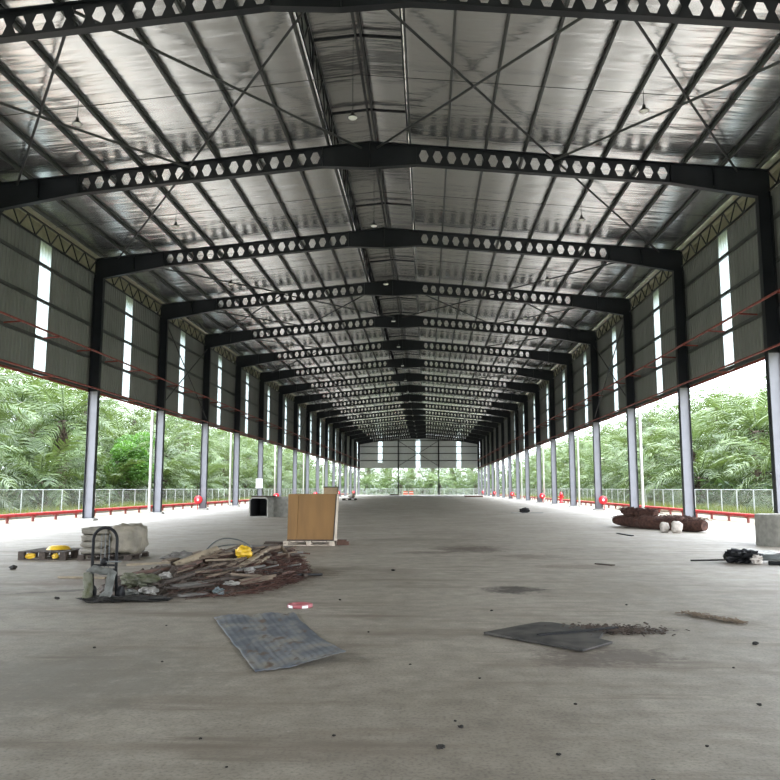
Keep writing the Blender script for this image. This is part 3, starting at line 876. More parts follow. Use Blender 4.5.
# red and white tape roll
x, yy = 0.43, 10.83
t = thing('tape_roll', 'flat ring of red and white barrier tape behind the corrugated sheet', 'tape', (x,yy,0))
b = MB()
for i in range(12):
    if i % 3 != 2: continue
ring = [(x+0.145*math.cos(2*math.pi*i/36), yy+0.145*math.sin(2*math.pi*i/36), 0.035) for i in range(36)]
b.lathe([(0.115,0.003),(0.17,0.003),(0.172,0.040),(0.165,0.046),(0.118,0.044),(0.115,0.003)], (x,yy,0), 36); b.build('ring', mat('pink_red_tape',(0.36,0.10,0.11),0.5,var=0.2), t, True)
for i in range(5):
    a0 = 2*math.pi*i/5
    b = MB(); b.grid(lambda u, v, a0=a0: (x+0.1745*math.cos(a0+u*0.5), yy+0.1745*math.sin(a0+u*0.5), 0.006+v*0.034), 6, 1); b.build('white_band', M['white'], t)
b = MB(); b.lathe([(0.001,0.004),(0.114,0.004)], (x,yy,0), 24); b.build('core', M['whitebag'], t)

# hoop trolley with hanging muddy cloth
hx, hy = -2.50, 11.30
t = thing('hand_trolley', 'black hoop-handled hand trolley standing upright left of the rubbish heap', 'trolley', (hx,hy,0))
b = MB(); pts = [(hx-0.175,hy+0.06,0.05),(hx-0.175,hy,0.45),(hx-0.175,hy,0.86)]
for i in range(1, 12):
    a = math.pi - math.pi*i/12
    pts.append((hx+0.175*math.cos(a), hy, 0.86+0.175*math.sin(a)))
pts += [(hx+0.175,hy,0.86),(hx+0.175,hy,0.45),(hx+0.175,hy+0.06,0.05)]
b.tube(pts, 0.023, 8); b.build('hoop', M['black'], t, True)
for dx in (-0.06, 0.0, 0.06):
    b = MB(); b.tube([(hx+dx,hy+0.01,0.45),(hx+dx,hy+0.01,0.97-abs(dx)*0.5)],0.006,6); b.build('rod', M['pole'], t)
for z, nm in ((0.50,'crossbar'),(0.44,'crossbar')):
    b = MB(); b.bar((hx-0.17,hy,z),(hx+0.17,hy,z),0.03,0.03); b.build(nm, M['black'], t)
b = MB(); b.tube([(hx-0.02,hy-0.02,0.55),(hx+0.26,hy-0.03,0.555)],0.012,6); b.build('lever', M['pole'], t)
b = MB(); b.blob((hx-0.0,hy,0.49),(0.1,0.1,0.12),0.2); b.build('clamp', M['black'], t, True)
b = MB(); b.box(hx-0.2,hx+0.2,hy-0.10,hy+0.14,0.02,0.035); b.build('toe_plate', M['black'], t)
for q in (-1, 1):
    b = MB(); b.lathe([(0.001,-0.03),(0.09,-0.03),(0.10,-0.02),(0.10,0.02),(0.09,0.03),(0.001,0.03)], (hx+q*0.21,hy+0.12,0.10), 20, 'X'); b.build('wheel', M['black'], t, True)
# cloth: one folded length with two hanging legs
def leg_pts(px, top, bow, foot):
    return [(px,hy-0.10,top),(px+bow*0.4,hy-0.13,top-0.10),(px+bow,hy-0.13,top-0.22),(px+bow*0.7,hy-0.14,0.14),(px+foot*0.6,hy-0.16,0.07),(px+foot,hy-0.20,0.045)]
t = thing('work_trousers', 'muddy olive and grey work trousers hung over the hand trolley bar', 'trousers', (hx,hy-0.12,0))
b = MB(); b.tube([(hx-0.19,hy-0.08,0.40),(hx-0.10,hy-0.09,0.455),(hx,hy-0.10,0.43),(hx+0.12,hy-0.09,0.42),(hx+0.20,hy-0.08,0.37)], [0.05,0.06,0.052,0.055,0.045], 10); b.build('waist', M['greycloth'], t, True)
b = MB(); b.tube(leg_pts(hx-0.19,0.40,0.035,0.06), [0.06,0.068,0.062,0.066,0.075,0.04], 10); b.build('leg', M['olive'], t, True)
b = MB(); b.tube(leg_pts(hx+0.16,0.40,-0.03,-0.12), [0.055,0.06,0.055,0.058,0.075,0.04], 10); b.build('leg', M['greycloth'], t, True)
b = MB(); b.blob((hx+0.03,hy-0.12,0),(0.62,0.30,0.09),0.5,3.0,24,10,3); b.blob((hx+0.55,hy+0.02,0),(0.8,0.3,0.07),0.5,3,24,8,8)
o = b.build('soil_heap', M['soil'], kind='stuff', origin=(hx+.1,hy,0)); tag(o, 'black soil spilled at the foot of the hand trolley', 'soil')

# rubbish heap: a bank that rises to the back, bedding plus single pieces
ST = [((-2.51,11.24),(-3.21,12.87,.10)),((-2.16,11.26),(-2.99,13.37,.17)),((-1.84,11.38),(-2.70,13.76,.22)),((-1.55,11.50),(-2.43,14.15,.28)),
      ((-1.18,11.63),(-2.08,14.69,.36)),((-0.99,11.74),(-1.89,15.00,.41)),((-0.62,12.09),(-1.34,15.15,.42)),((-0.41,12.58),(-1.03,15.50,.43)),
      ((-0.24,13.37),(-0.69,15.82,.39)),((-0.18,13.96),(-0.50,15.80,.28)),((-0.17,14.76),(-0.27,15.37,.06))]
def bank(u, t):
    """u runs left to right, t from the front edge (0) over the crest (1) to the back (1.35)"""
    x = u*(len(ST)-1); i = min(int(x), len(ST)-2); k = x-i
    f = Vector((*ST[i][0],0)).lerp(Vector((*ST[i+1][0],0)), k); r = Vector(ST[i][1]).lerp(Vector(ST[i+1][1]), k)
    if t <= 1: p = f.lerp(r, t); p.z = r.z*max(0, t)**0.85
    else: p = r.copy(); p.y += (t-1)*2.6; p.z = r.z*(1-((t-1)/0.35)**1.3)
    return p
def bank_top(u, v):
    t = v*1.35; p = bank(u, t)
    edge = min(1, 6*u, 6*(1-u), 5*t, 8*(1.35-t))
    p.z += edge*(0.09*noise.noise(Vector((p.x*5,p.y*3,1)))+0.06*noise.noise(Vector((p.x*14,p.y*9,4))))
    p.x += 0.12*noise.noise(Vector((p.x*3,p.y*3,8))); p.y += 0.2*noise.noise(Vector((p.x*3,p.y*3,12)))
    if edge < 0.05: p.z = -0.01
    return (p.x, p.y, max(-0.01, p.z-0.03))
b = MB(); b.grid(bank_top, 90, 90)
o = b.build('rubbish_heap', M['mulch'], kind='stuff', origin=(-1.5,13.4,0)); tag(o, 'brown bedding of fibre and dirt in the rubbish heap', 'rubbish')
b = MB()
for i in range(1500):
    u = 1-abs(rnd.gauss(0,0.28)); 
    if u < 0.25: continue
    p = bank(u, rnd.uniform(-0.06,1.1)); L = rnd.uniform(0.12,0.42); a = rnd.gauss(0.3,0.6)
    z = max(0.012, p.z+rnd.uniform(-0.03,0.05))
    b.bar((p.x-L/2*math.cos(a),p.y-L/2*math.sin(a),z),(p.x+L/2*math.cos(a),p.y+L/2*math.sin(a),max(0.01,z+rnd.gauss(-0.02,0.05))),0.012,0.006)
o = b.build('loose_fibre', M['brown'], kind='stuff', origin=(-0.5,14.3,0)); tag(o, 'reddish-brown loose fibre spread over the right half of the rubbish heap', 'fibre')
pieces = [
 ('cardboard_tube', 'pale hollow tube with a dark open end on top of the heap', 'tube', 'hollow', [(-2.24,13.63,.25),(-1.82,14.82,.45)],.075,0,'palewood'),
 ('timber_plank', 'pale level plank reaching left from the tube towards the hand trolley', 'plank', 'bar', [(-3.11,13.77,.27),(-2.38,13.89,.30)],.10,.035,'palewood'),
 ('timber_plank', 'reddish timber plank just below the open end of the pale tube', 'plank', 'bar', [(-2.72,13.1,.19),(-2.25,13.66,.25)],.16,.04,'redwood'),
 ('timber_plank', 'thin pale batten lying level between the tube and the yellow scrap', 'plank', 'bar', [(-1.79,14.01,.33),(-1.15,14.21,.34)],.05,.03,'palewood'),
 ('timber_plank', 'long pale timber plank slanting up below the yellow scrap', 'plank', 'bar', [(-1.14,13.22,.19),(-0.93,14.96,.42)],.10,.04,'palewood'),
 ('timber_plank', 'weathered plank directly left of the long pale slanting one', 'plank', 'bar', [(-1.28,13.66,.25),(-1.06,15.0,.44)],.09,.04,'wood'),
 ('timber_plank', 'short pale plank slanting right of the long pale one', 'plank', 'bar', [(-0.86,13.92,.26),(-0.79,14.63,.34)],.06,.035,'palewood'),
 ('bent_pole', 'bent brown pole arching over the right end of the heap', 'pole', 'tube', [(-0.97,14.71,.38),(-0.88,15.2,.45),(-0.72,15.5,.45),(-0.55,15.3,.33),(-0.46,15.0,.2)],.045,0,'wood'),
 ('timber_plank', 'dark timber plank along the crest behind the yellow scrap', 'plank', 'bar', [(-1.23,14.93,.44),(-0.83,15.6,.47)],.12,.05,'darkwood'),
 ('timber_plank', 'grey batten in the middle of the heap under the level batten', 'plank', 'bar', [(-1.67,13.35,.24),(-1.39,13.84,.30)],.07,.03,'wood'),
 ('timber_plank', 'lower grey batten in the middle of the heap', 'plank', 'bar', [(-1.41,12.82,.18),(-1.13,13.34,.22)],.06,.03,'wood'),
 ('plastic_strip', 'thin greenish strip on the front slope of the heap', 'strip', 'bar', [(-1.53,12.98,.19),(-1.33,13.05,.19)],.07,.015,'olive'),
 ('ribbed_offcut', 'grey ribbed offcut lying near the front edge of the heap', 'sheet', 'bar', [(-1.75,12.14,.11),(-1.35,12.47,.13)],.26,.02,'greysheet'),
 ('grey_slab', 'flat grey slab on the floor along the front edge of the heap', 'slab', 'bar', [(-1.50,11.65,.03),(-1.16,11.90,.04)],.14,.03,'greysheet'),
 ('timber_plank', 'brown board resting on the back left shoulder of the heap', 'plank', 'bar', [(-2.52,14.02,.31),(-2.05,14.75,.42)],.16,.04,'wood'),
 ('timber_plank', 'long thin pale plank lying on the floor left of the hand trolley', 'plank', 'bar', [(-4.45,14.05,.02),(-3.55,13.95,.02)],.10,.03,'palewood'),
 ('steel_bar', 'black bar sticking out of the right end of the heap across the floor', 'bar', 'tube', [(-0.62,13.5,.18),(-0.25,13.95,.09),(0.22,14.6,.03)],.022,0,'black'),
 ('timber_plank', 'dark plank lying diagonally on the left front slope of the heap', 'plank', 'bar', [(-1.8,12.91,.19),(-1.54,13.44,.26)],.09,.04,'darkwood'),
 ('timber_plank', 'dark plank along the front slope right of the ribbed offcut', 'plank', 'bar', [(-1.21,12.57,.15),(-0.78,13.11,.18)],.08,.04,'darkwood'),
 ('timber_plank', 'brown plank at the front right foot of the heap', 'plank', 'bar', [(-0.82,12.55,.10),(-0.45,13.21,.12)],.08,.04,'wood'),
 ('timber_plank', 'brown upright offcut below the tube at the left of the heap', 'plank', 'bar', [(-2.01,13.3,.24),(-1.85,13.89,.33)],.10,.04,'redwood'),
]
for nm, lab, cat, kind, ps, w, h, m in pieces:
    b = MB()
    if kind == 'bar': b.bar(ps[0], ps[1], w, h)
    elif kind == 'hollow':
        b.tube(ps, w, 18, caps=False); b.tube(ps[::-1], w*0.84, 18, caps=False)
    else: b.tube(ps, w, 8)
    o = b.build(nm, M[m], origin=ps[0]); tag(o, lab, cat)
    if nm == 'timber_plank': o['group'] = 'timber in the rubbish heap'
for i in range(46):
    p = bank(rnd.uniform(0.15,0.97), rnd.uniform(0.08,1.05)); a_ = rnd.gauss(0.45,0.6); L = rnd.uniform(0.25,0.75)
    d = Vector((L/2*math.cos(a_), L/2*math.sin(a_), rnd.gauss(0.02,0.03))); p.z += 0.05
    p0, p1 = p-d, p+d; p0.z = max(p0.z, 0.03); p1.z = max(p1.z, 0.03)
    b = MB(); b.bar(p0, p1, rnd.uniform(0.03,0.08), rnd.uniform(0.015,0.04))
    o = b.build('batten', M[rnd.choice(['wood','darkwood','darkwood','redwood','greysheet','wood','darkwood'])], origin=tuple(p)); tag(o, 'short rough batten jumbled in the rubbish heap', 'batten', 'jumbled battens in the rubbish heap')
for nm, lab, cat, c, d, m, sd in (
  ('plastic_scrap','crumpled bright yellow plastic scrap on top of the rubbish heap','plastic',(-1.19,14.42,0.33),(0.30,0.28,0.21),'yellow',12),
  ('crumpled_tarpaulin','crumpled olive-green tarpaulin between the hand trolley and the heap','tarpaulin',(-2.33,12.26,0.07),(0.55,0.5,0.20),'olive',1),
  ('plastic_wrap','crumpled white plastic wrap on the floor right of the hand trolley','plastic',(-2.02,11.8,0.02),(0.28,0.24,0.11),'plasticw',2),
  ('plastic_wrap','pale grey plastic crumpled at the foot of the hand trolley','plastic',(-2.22,11.62,0.02),(0.26,0.22,0.10),'greycloth',4),
  ('plastic_lump','blue-grey rounded plastic lump at the front foot of the heap','plastic',(-0.99,11.95,0.0),(0.16,0.16,0.11),'bluegrey',5),
  ('paper_scrap','pale crumpled scrap on the front right slope of the heap','paper',(-0.89,12.38,0.09),(0.22,0.14,0.07),'plasticw',6),
  ('paper_scrap','pinkish crumpled scrap beside the short pale plank','paper',(-0.84,13.3,0.18),(0.18,0.16,0.10),'plasticw',7),
  ('rubble_lump','pale lump of rubble on the left slope of the heap','rubble',(-2.06,12.73,0.15),(0.2,0.18,0.10),'plasticw',9),
  ('crumpled_sacking','crumpled grey-brown sacking on the back left of the heap','sacking',(-2.35,14.35,0.24),(0.55,0.4,0.20),'greysheet',10)):
    b = MB(); b.blob(c, d, 0.42, 2.4, 22, 14, sd); o = b.build(nm, M[m], origin=c, smooth=nm=='plastic_scrap'); tag(o, lab, cat)
# cable loops
for q, (lab, ws) in enumerate((('thin grey cable arching high over the back of the heap', [(-2.40,16.0,0.28),(-2.22,16.0,0.48),(-2.05,16.0,0.57),(-1.89,16.0,0.59),(-1.65,16.0,0.55),(-1.35,15.8,0.43)]),
                              ('thin grey cable arching lower over the back of the heap', [(-2.42,16.2,0.30),(-2.13,16.3,0.41),(-1.76,16.3,0.44),(-1.31,16.0,0.40)]))):
    b = MB(); pp = [Vector(p) for p in ws]; sm = []
    for i in range(len(pp)-1):
        for u in range(4): 
            p0 = pp[max(i-1,0)]; p1 = pp[i]; p2 = pp[i+1]; p3 = pp[min(i+2,len(pp)-1)]; tt = u/4
            sm.append(0.5*((2*p1)+(p2-p0)*tt+(2*p0-5*p1+4*p2-p3)*tt**2+(3*p1-p0-3*p2+p3)*tt**3))
    sm.append(pp[-1]); b.tube(sm, 0.014, 6); o = b.build('cable', M['cable'], origin=ws[0], smooth=True); tag(o, lab, 'cable', 'cables over the heap')
# pallet with sacks and wrapped bale
def pallet(name, label, x0, x1, y0, y1, z0, h, m, group=None):
    t = thing(name, label, 'pallet', ((x0+x1)/2,(y0+y1)/2,z0), group)
    n = 7; w = (x1-x0)/n
    for i in range(n):
        b = MB(); b.box(x0+i*w, x0+i*w+w*0.82, y0, y1, z0+h-0.025, z0+h); b.build('deck_board', m, t)
    for q in (0, 0.5, 1):
        yy = y0 + 0.05 + (y1-y0-0.1)*q
        b = MB(); b.box(x0, x1, yy-0.05, yy+0.05, z0, z0+0.022); b.build('bottom_board', m, t)
        for e in (0, 0.5, 1):
            xx = x0+0.07+(x1-x0-0.14)*e
            b = MB(); b.box(xx-0.07, xx+0.07, yy-0.05, yy+0.05, z0+0.022, z0+h-0.025); b.build('block', m, t)
    return t
pallet('wooden_pallet', 'dark pallet under the cream sacks and wrapped bale', -5.66, -4.46, 17.45, 18.65, 0, 0.12, M['darkwood'], 'wooden pallets')
levels = ['bottom','second','third','top']
for i in range(4):
    c = (-5.36, 17.95, 0.12+i*0.146); b = MB()
    b.blob(c, (0.62+0.03*(i%2), 0.95, 0.165), 0.13, 2.4, 26, 12, 20+i, 0.45)
    o = b.build('cement_sack', M['sack2'], origin=c, smooth=True); tag(o, f'grey-cream filled sack behind the hand trolley, {levels[i]} of the stack', 'sack', 'stacked sacks on the pallet')
c = (-4.72, 18.3, 0.14); b = MB()
b.blob((-4.73,18.05,0.12), (0.68,0.9,0.66), 0.10, 2.6, 36, 24, 31, 0.42)
o = b.build('wrapped_bale', M['sack'], origin=c, smooth=True); tag(o, 'bulky cream plastic-wrapped bale on the pallet right of the sacks', 'bale')
# low pallet with yellow basin
pallet('wooden_pallet', 'low dark pallet with a yellow basin on it at far left', -7.05, -5.95, 17.5, 18.7, 0, 0.19, M['darkwood'], 'wooden pallets')
b = MB(); b.lathe([(0.27,0.0),(0.25,0.025),(0.22,0.06),(0.16,0.085),(0.001,0.095)], (-6.45,18.2,0.19), 28)
o = b.build('plastic_basin', M['yellow'], origin=(-6.45,18.2,0.19), smooth=True); tag(o, 'shallow yellow plastic basin upturned on the low pallet', 'basin')
for i, (xx, lab) in enumerate(((-6.80,'yellow plastic scrap in the left slot of the low pallet'),(-6.22,'yellow plastic scrap in the right slot of the low pallet'))):
    b = MB(); b.blob((xx,17.56,0.024),(0.24-0.1*i,0.08,0.12),0.4,3,14,8,i+40); o = b.build('plastic_scrap', M['yellow'], origin=(xx,17.56,0.024)); tag(o, lab, 'scrap', 'yellow scraps in the pallet')

# tall plywood crate on a pallet
pallet('wooden_pallet', 'pale pallet under the tall plywood crate', -1.90, -0.45, 22.2, 23.3, 0, 0.13, M['plyedge'], 'wooden pallets')
t = thing('plywood_crate', 'tall golden-brown plywood crate standing on a pallet', 'crate', (-1.15,22.8,0.13))
zb, ztp = 0.13, 1.44
def slab(b, q, th=0.02, dirv=(0,1,0)):
    d = Vector(dirv)*th; q = [Vector(p) for p in q]; n = len(b.v)
    b.v += [tuple(p) for p in q] + [tuple(p+d) for p in q]
    b.f += [(n,n+1,n+2,n+3),(n+7,n+6,n+5,n+4)] + [(n+i,n+4+i,n+4+(i+1)%4,n+(i+1)%4) for i in range(4)]
xl, xr, xm = -1.80, -0.50, -1.53
b = MB(); slab(b, [(xl,22.28,zb),(xm-0.006,22.28,zb),(xm+0.045,22.26,ztp),(xl+0.02,22.26,ztp)]); b.build('front_panel', M['ply'], t)
b = MB(); slab(b, [(xm+0.006,22.28,zb),(xr,22.28,zb),(xr+0.08,22.26,ztp),(xm+0.057,22.26,ztp)]); b.build('front_panel', M['ply'], t)
b = MB(); slab(b, [(xr,22.31,zb),(xr,23.2,zb),(xr+0.06,23.2,ztp),(xr+0.08,22.30,ztp)],0.02,(-1,0,0)); b.build('side_panel', M['plyedge'], t)
b = MB(); slab(b, [(xl,22.31,zb),(xl,23.2,zb),(xl+0.02,23.2,ztp),(xl+0.02,22.30,ztp)],0.02,(1,0,0)); b.build('side_panel', M['ply'], t)
b = MB(); slab(b, [(xl,23.2,zb),(xr,23.2,zb),(xr+0.06,23.2,ztp),(xl+0.02,23.2,ztp)],0.02); b.build('back_panel', M['ply'], t)
b = MB(); slab(b, [(xl+0.02,22.30,ztp-0.01),(xr+0.06,22.30,ztp-0.01),(xr+0.06,23.2,ztp-0.01),(xl+0.02,23.2,ztp-0.01)],0.015,(0,0,-1)); b.build('top_panel', M['plyedge'], t)
b = MB(); b.bar((xr+0.012,22.265,zb),(xr+0.092,22.245,ztp),0.03,0.03); b.build('corner_batten', M['darkwood'], t)
b = MB(); b.bar((xl,22.262,zb+0.02),(xr,22.262,zb+0.02),0.02,0.04); b.build('bottom_batten', M['darkwood'], t)
b = MB(); b.box(-2.55,-1.91,22.7,22.85,0.0,0.05); b.box(-2.52,-1.93,22.72,22.8,0.05,0.08)
o = b.build('timber_plank', M['darkwood'], origin=(-2.4,22.8,0)); tag(o, 'dark timber lying on the floor against the left of the crate pallet', 'plank')
b = MB(); b.box(-0.42,-0.08,22.5,22.72,0.0,0.10); b.box(-0.40,-0.15,22.5,22.7,0.10,0.15)
o = b.build('timber_offcut', M['redwood'], origin=(-0.4,22.6,0)); tag(o, 'brown timber offcut on the floor right of the crate pallet', 'timber')
t = thing('cardboard_carton', 'tall cardboard carton far behind the plywood crate', 'carton', (-5.2,60,0))
b = MB(); b.box(-5.75,-4.75,60,60.9,0.0,1.66); b.build('body', M['card'], t)
b = MB(); b.box(-5.8,-4.7,59.95,60.95,1.66,1.74); b.build('lid', M['darkwood'], t)

# box culverts
def culvert(label, c, w, h, L, ang, wall=0.075):
    t = thing('box_culvert', label, 'culvert', c, 'concrete box culverts')
    m = Matrix.Rotation(ang, 3, 'Z')
    def shape(b):
        o_ = [(-w/2,0),(w/2,0),(w/2,h-0.15),(w/2-0.15,h),(-w/2+0.15,h),(-w/2,h-0.15)]
        i_ = [(-w/2+wall,wall),(w/2-wall,wall),(w/2-wall,h-wall-0.1),(w/2-wall-0.1,h-wall),(-w/2+wall+0.1,h-wall),(-w/2+wall,h-wall-0.1)]
        for k in range(6):
            k2 = (k+1) % 6
            for yy, fl in ((-L/2,0),(L/2,1)):
                b.poly([(*p[:1],yy,p[1]) for p in (o_[k],o_[k2],i_[k2],i_[k])])
            b.poly([(o_[k][0],-L/2,o_[k][1]),(o_[k2][0],-L/2,o_[k2][1]),(o_[k2][0],L/2,o_[k2][1]),(o_[k][0],L/2,o_[k][1])])
        return i_
    b = MB(); i_ = shape(b); b.v = [tuple(Vector(c)+m@Vector(p)) for p in b.v]; b.build('shell', M['conc'], t)
    b = MB()
    for k in range(6):
        k2 = (k+1) % 6
        b.poly([(i_[k][0],-L/2+0.02,i_[k][1]),(i_[k2][0],-L/2+0.02,i_[k2][1]),(i_[k2][0],L/2-0.02,i_[k2][1]),(i_[k][0],L/2-0.02,i_[k][1])])
    b.poly([(p[0],L/2-0.04,p[1]) for p in i_])
    b.v = [tuple(Vector(c)+m@Vector(p)) for p in b.v]; b.build('lining', M['void'], t)  # inner skin and end cap paint the shade within the opening
culvert('concrete box culvert with its dark opening facing the camera, left of the crate', (-7.08,44.2,0), 1.12, 1.12, 1.6, R(-8))
culvert('concrete box culvert turned sideways beside the open-faced one', (-5.86,44.8,0), 1.2, 1.14, 1.25, R(82))
b = MB(); b.box(-7.65,-6.5,43.6,44.9,1.12,1.19)
o = b.build('loose_board', M['darkwood'], origin=(-7.1,44.2,1.12)); tag(o, 'dark board lying on top of the open-faced box culvert', 'board')

# concrete ring at right
b = MB(); b.lathe([(1.05,0.0),(1.05,0.85),(1.04,0.87),(0.93,0.87),(0.92,0.85),(0.92,0.0),(1.05,0.0)], (12.60,23.0,0), 56)
o = b.build('concrete_ring', M['conc'], origin=(12.6,23,0), smooth=False); tag(o, 'large round concrete manhole ring standing at the right edge', 'concrete ring')

# brown netting rolls and white bags
def netroll(label, a, c, r, seed):
    b = MB(); a = Vector(a); c = Vector(c); n = 22; pts = []; rr = []
    for i in range(n+1):
        u = i/n; p = a.lerp(c, u)
        p += Vector((0.10*noise.noise(Vector((u*5,seed,0))), 0.10*noise.noise(Vector((u*5,seed,5))), 0.05*noise.noise(Vector((u*6,seed,9)))))
        pts.append(p); rr.append(r*(0.55+0.45*min(1, 6*u, 6*(1-u)+0.3))*(1+0.22*noise.noise(Vector((u*8,seed,3)))))
    for p, q in zip(pts, rr): p.z = max(p.z, q*0.92)
    b.tube(pts, rr, 14)
    for k in range(500):
        i = rnd.randrange(n); u = rnd.random(); p = pts[i].lerp(pts[i+1], u); q = rr[i]
        an = rnd.uniform(0, math.pi*1.0); d = (c-a).normalized(); sd = Vector((-d.y, d.x, 0))
        nn = sd*math.cos(an)+Vector((0,0,math.sin(an)))
        s0 = p+nn*q*0.9; s1 = s0+nn*rnd.uniform(0.02,0.09)+d*rnd.gauss(0,0.18)
        b.bar(s0, s1, 0.012, 0.012)
    o = b.build('netting_roll', M['brown'], origin=tuple(a)); tag(o, label, 'netting', 'rolls of brown netting')
netroll('rusty brown netting roll at the front, nearest the white bags', (10.55,33.0,0.24),(12.3,29.5,0.24),0.27,1)
netroll('long rusty brown netting roll at the back of the bundle', (10.2,34.4,0.25),(12.45,30.3,0.25),0.27,2)
netroll('short brown netting roll lying on top of the bundle', (10.35,33.8,0.62),(11.3,32.1,0.60),0.17,3)
for c, lab, d in (((10.83,29.45,0),'white bag leaning on the netting rolls, left of the pair',(0.30,0.30,0.37)),((11.18,29.15,0),'white bag leaning on the netting rolls, right of the pair',(0.36,0.32,0.41))):
    b = MB(); b.blob(c, d, 0.14, 2.2, 22, 16, int(c[0]*10), 0.6); o = b.build('white_bag', M['whitebag'], origin=c, smooth=True); tag(o, lab, 'bag', 'white bags by the netting')
# debris at right edge
b = MB(); b.blob((9.0,17.6,0),(0.66,0.6,0.28),0.5,2.6,26,16,51)
o = b.build('tarpaulin_heap', M['black'], origin=(8.9,17.5,0)); tag(o, 'crumpled black tarpaulin heap on the floor at right', 'tarpaulin')
b = MB(); b.blob((9.14,17.25,0.0),(0.24,0.2,0.2),0.4,2.6,20,12,53); o = b.build('cloth_scrap', M['whitebag'], origin=(9.14,17.25,0)); tag(o, 'pale rag stuffed in the front of the black tarpaulin heap', 'cloth')
for i, (a, c, lab, m, r) in enumerate((((9.2,17.75,0.13),(11.6,18.1,0.10),'grey pole nearest the concrete ring, behind the other two','pole',0.045),
        ((9.25,17.45,0.11),(11.6,17.6,0.09),'middle of the three grey poles right of the black tarpaulin','pole',0.05),
        ((9.3,17.05,0.05),(9.95,16.95,0.05),'short dark pole in front of the three-pole bundle','black',0.045))):
    b = MB(); b.tube([a, c], r, 10); o = b.build('pole', M[m], origin=a, smooth=True); tag(o, lab, 'pole', 'poles at the right edge')
b = MB(); b.tube([(7.95,17.85,0.025),(8.75,17.65,0.06)],0.018,8); o = b.build('thin_rod', M['black'], origin=(7.95,17.85,0)); tag(o, 'thin dark rod sticking out left of the black tarpaulin heap', 'rod')
b = MB(); b.grid(lambda u, v: (9.5+1.6*u, 19.2+1.0*v, 0.05+0.10*noise.noise(Vector((u*4,v*3,7)))), 16, 10)
o = b.build('plastic_sheet', M['plasticw'], origin=(9.5,19.2,0), smooth=True); o.modifiers.new('solid','SOLIDIFY').thickness = 0.01; tag(o, 'pale crumpled plastic sheet between the tarpaulin heap and the concrete ring', 'plastic')

# odds and ends on the floor
b = MB(); b.blob((8.55,52.3,0),(0.65,0.5,0.34),0.35,2.4,20,12,61); o = b.build('black_bag', M['black'], origin=(8.55,52.3,0)); tag(o, 'small black lump of rubbish on the floor by the right columns', 'bag')
b = MB(); b.bar((7.6,51.8,0.02),(9.7,52.0,0.02),0.06,0.03); o = b.build('batten', M['pole'], origin=(7.6,51.8,0)); tag(o, 'thin batten on the floor under the small black lump', 'batten')
b = MB(); b.bar((8.93,28.55,0.02),(9.05,27.1,0.02),0.12,0.03); o = b.build('stick', M['black'], origin=(9,27.8,0)); tag(o, 'short dark stick on the floor in front of the netting rolls', 'stick')
b = MB(); b.bar((5.74,17.13,0.015),(6.03,16.8,0.015),0.10,0.02); o = b.build('stick', M['darkwood'], origin=(5.9,17,0)); tag(o, 'flat dark scrap of wood lying alone right of mid floor', 'scrap')
pallet('wooden_pallet', 'distant dark pallet near the far left columns', -9.3, -7.6, 106, 109, 0, 0.25, M['darkwood'], 'wooden pallets')
b = MB(); b.blob((-8.2,107.5,0.25),(0.9,0.9,0.6),0.2,2,16,10,71); o = b.build('white_bag', M['whitebag'], origin=(-8.2,107.5,.25), smooth=True); tag(o, 'small pale bundle on the distant pallet', 'bundle')
b = MB(); b.box(9.2,12.4,146,151,0,0.28); o = b.build('timber_stack', M['redwood'], origin=(10.8,148,0)); tag(o, 'low dark red timber stack at the far right end', 'timber')
b = MB(); b.box(-6.6,-4.6,183,186,0,0.3); o = b.build('timber_stack', M['darkwood'], origin=(-5.6,184,0)); tag(o, 'low dark timber stack by the far left wind column', 'timber')
for i, (xx, yy) in enumerate(((-3.3,198),(-1.9,198.5))):
    t = thing('barrier', f'orange-red plastic barrier beyond the far opening, {"left" if i == 0 else "right"} of two', 'barrier', (xx,yy,0), 'barriers at the far end')
    b = MB(); b.prism_y([(xx-0.6,0.0),(xx+0.6,0.0),(xx+0.5,0.9),(xx-0.5,0.9)], yy-0.2, yy+0.2); b.build('body', M['orange'], t)
    b = MB(); b.box(xx-0.54,xx+0.54,yy-0.22,yy-0.2,0.45,0.62); b.build('white_band', M['white'], t)
for i, (a, c, lab) in enumerate((((16.0,57.5,0.06),(19.0,52.5,0.08),'long orange-brown timber on the ground outside the right columns'),((15.9,55.5,0.10),(18.5,53.3,0.14),'second orange-brown timber crossing outside the right columns'),((16.3,58.5,0.05),(17.8,57.0,0.06),'short timber outside the right columns by the hose reel'))):
    b = MB(); b.bar(a, c, 0.22, 0.10); o = b.build('timber_plank', M['palewood'], origin=a); tag(o, lab, 'plank', 'timber outside the right wall')
# crumbs of dirt on the foreground floor
spots = [(2.24,5.09,.045),(2.35,5.66,.02),(2.38,5.52,.03),(3.26,6.13,.02),(4.62,6.17,.03),(5.54,8.5,.05),(1.49,15.57,.06),(-6.08,15.51,.13),(-3.22,11.41,.06),
         (1.55,5.3,.02),(2.95,5.0,.025),(3.9,5.2,.02),(0.7,5.2,.02),(-0.3,7.4,.02),(1.0,4.7,.015),(1.75,4.5,.02),(-1.2,8.0,.025),(4.9,7.4,.02),(2.6,6.9,.02),(3.0,10.6,.03),(4.9,11.2,.03),(1.5,9.0,.02),(0.9,11.5,.03),(-0.9,9.3,.02),(2.0,7.4,.018),(3.4,4.6,.02)]
for i, (x, yy, r) in enumerate(spots):
    b = MB(); b.blob((x,yy,0),(r*1.3,r*1.0,r*0.6),0.4,2.4,10,6,80+i); o = b.build('dirt_clod', M['soil'], origin=(x,yy,0))
    if r > 0.1: tag(o, 'dark clod of dirt on the floor in front of the low pallet', 'dirt')
    else: tag(o, 'small dark crumb of dirt on the open concrete floor', 'dirt', 'crumbs of dirt on the floor')

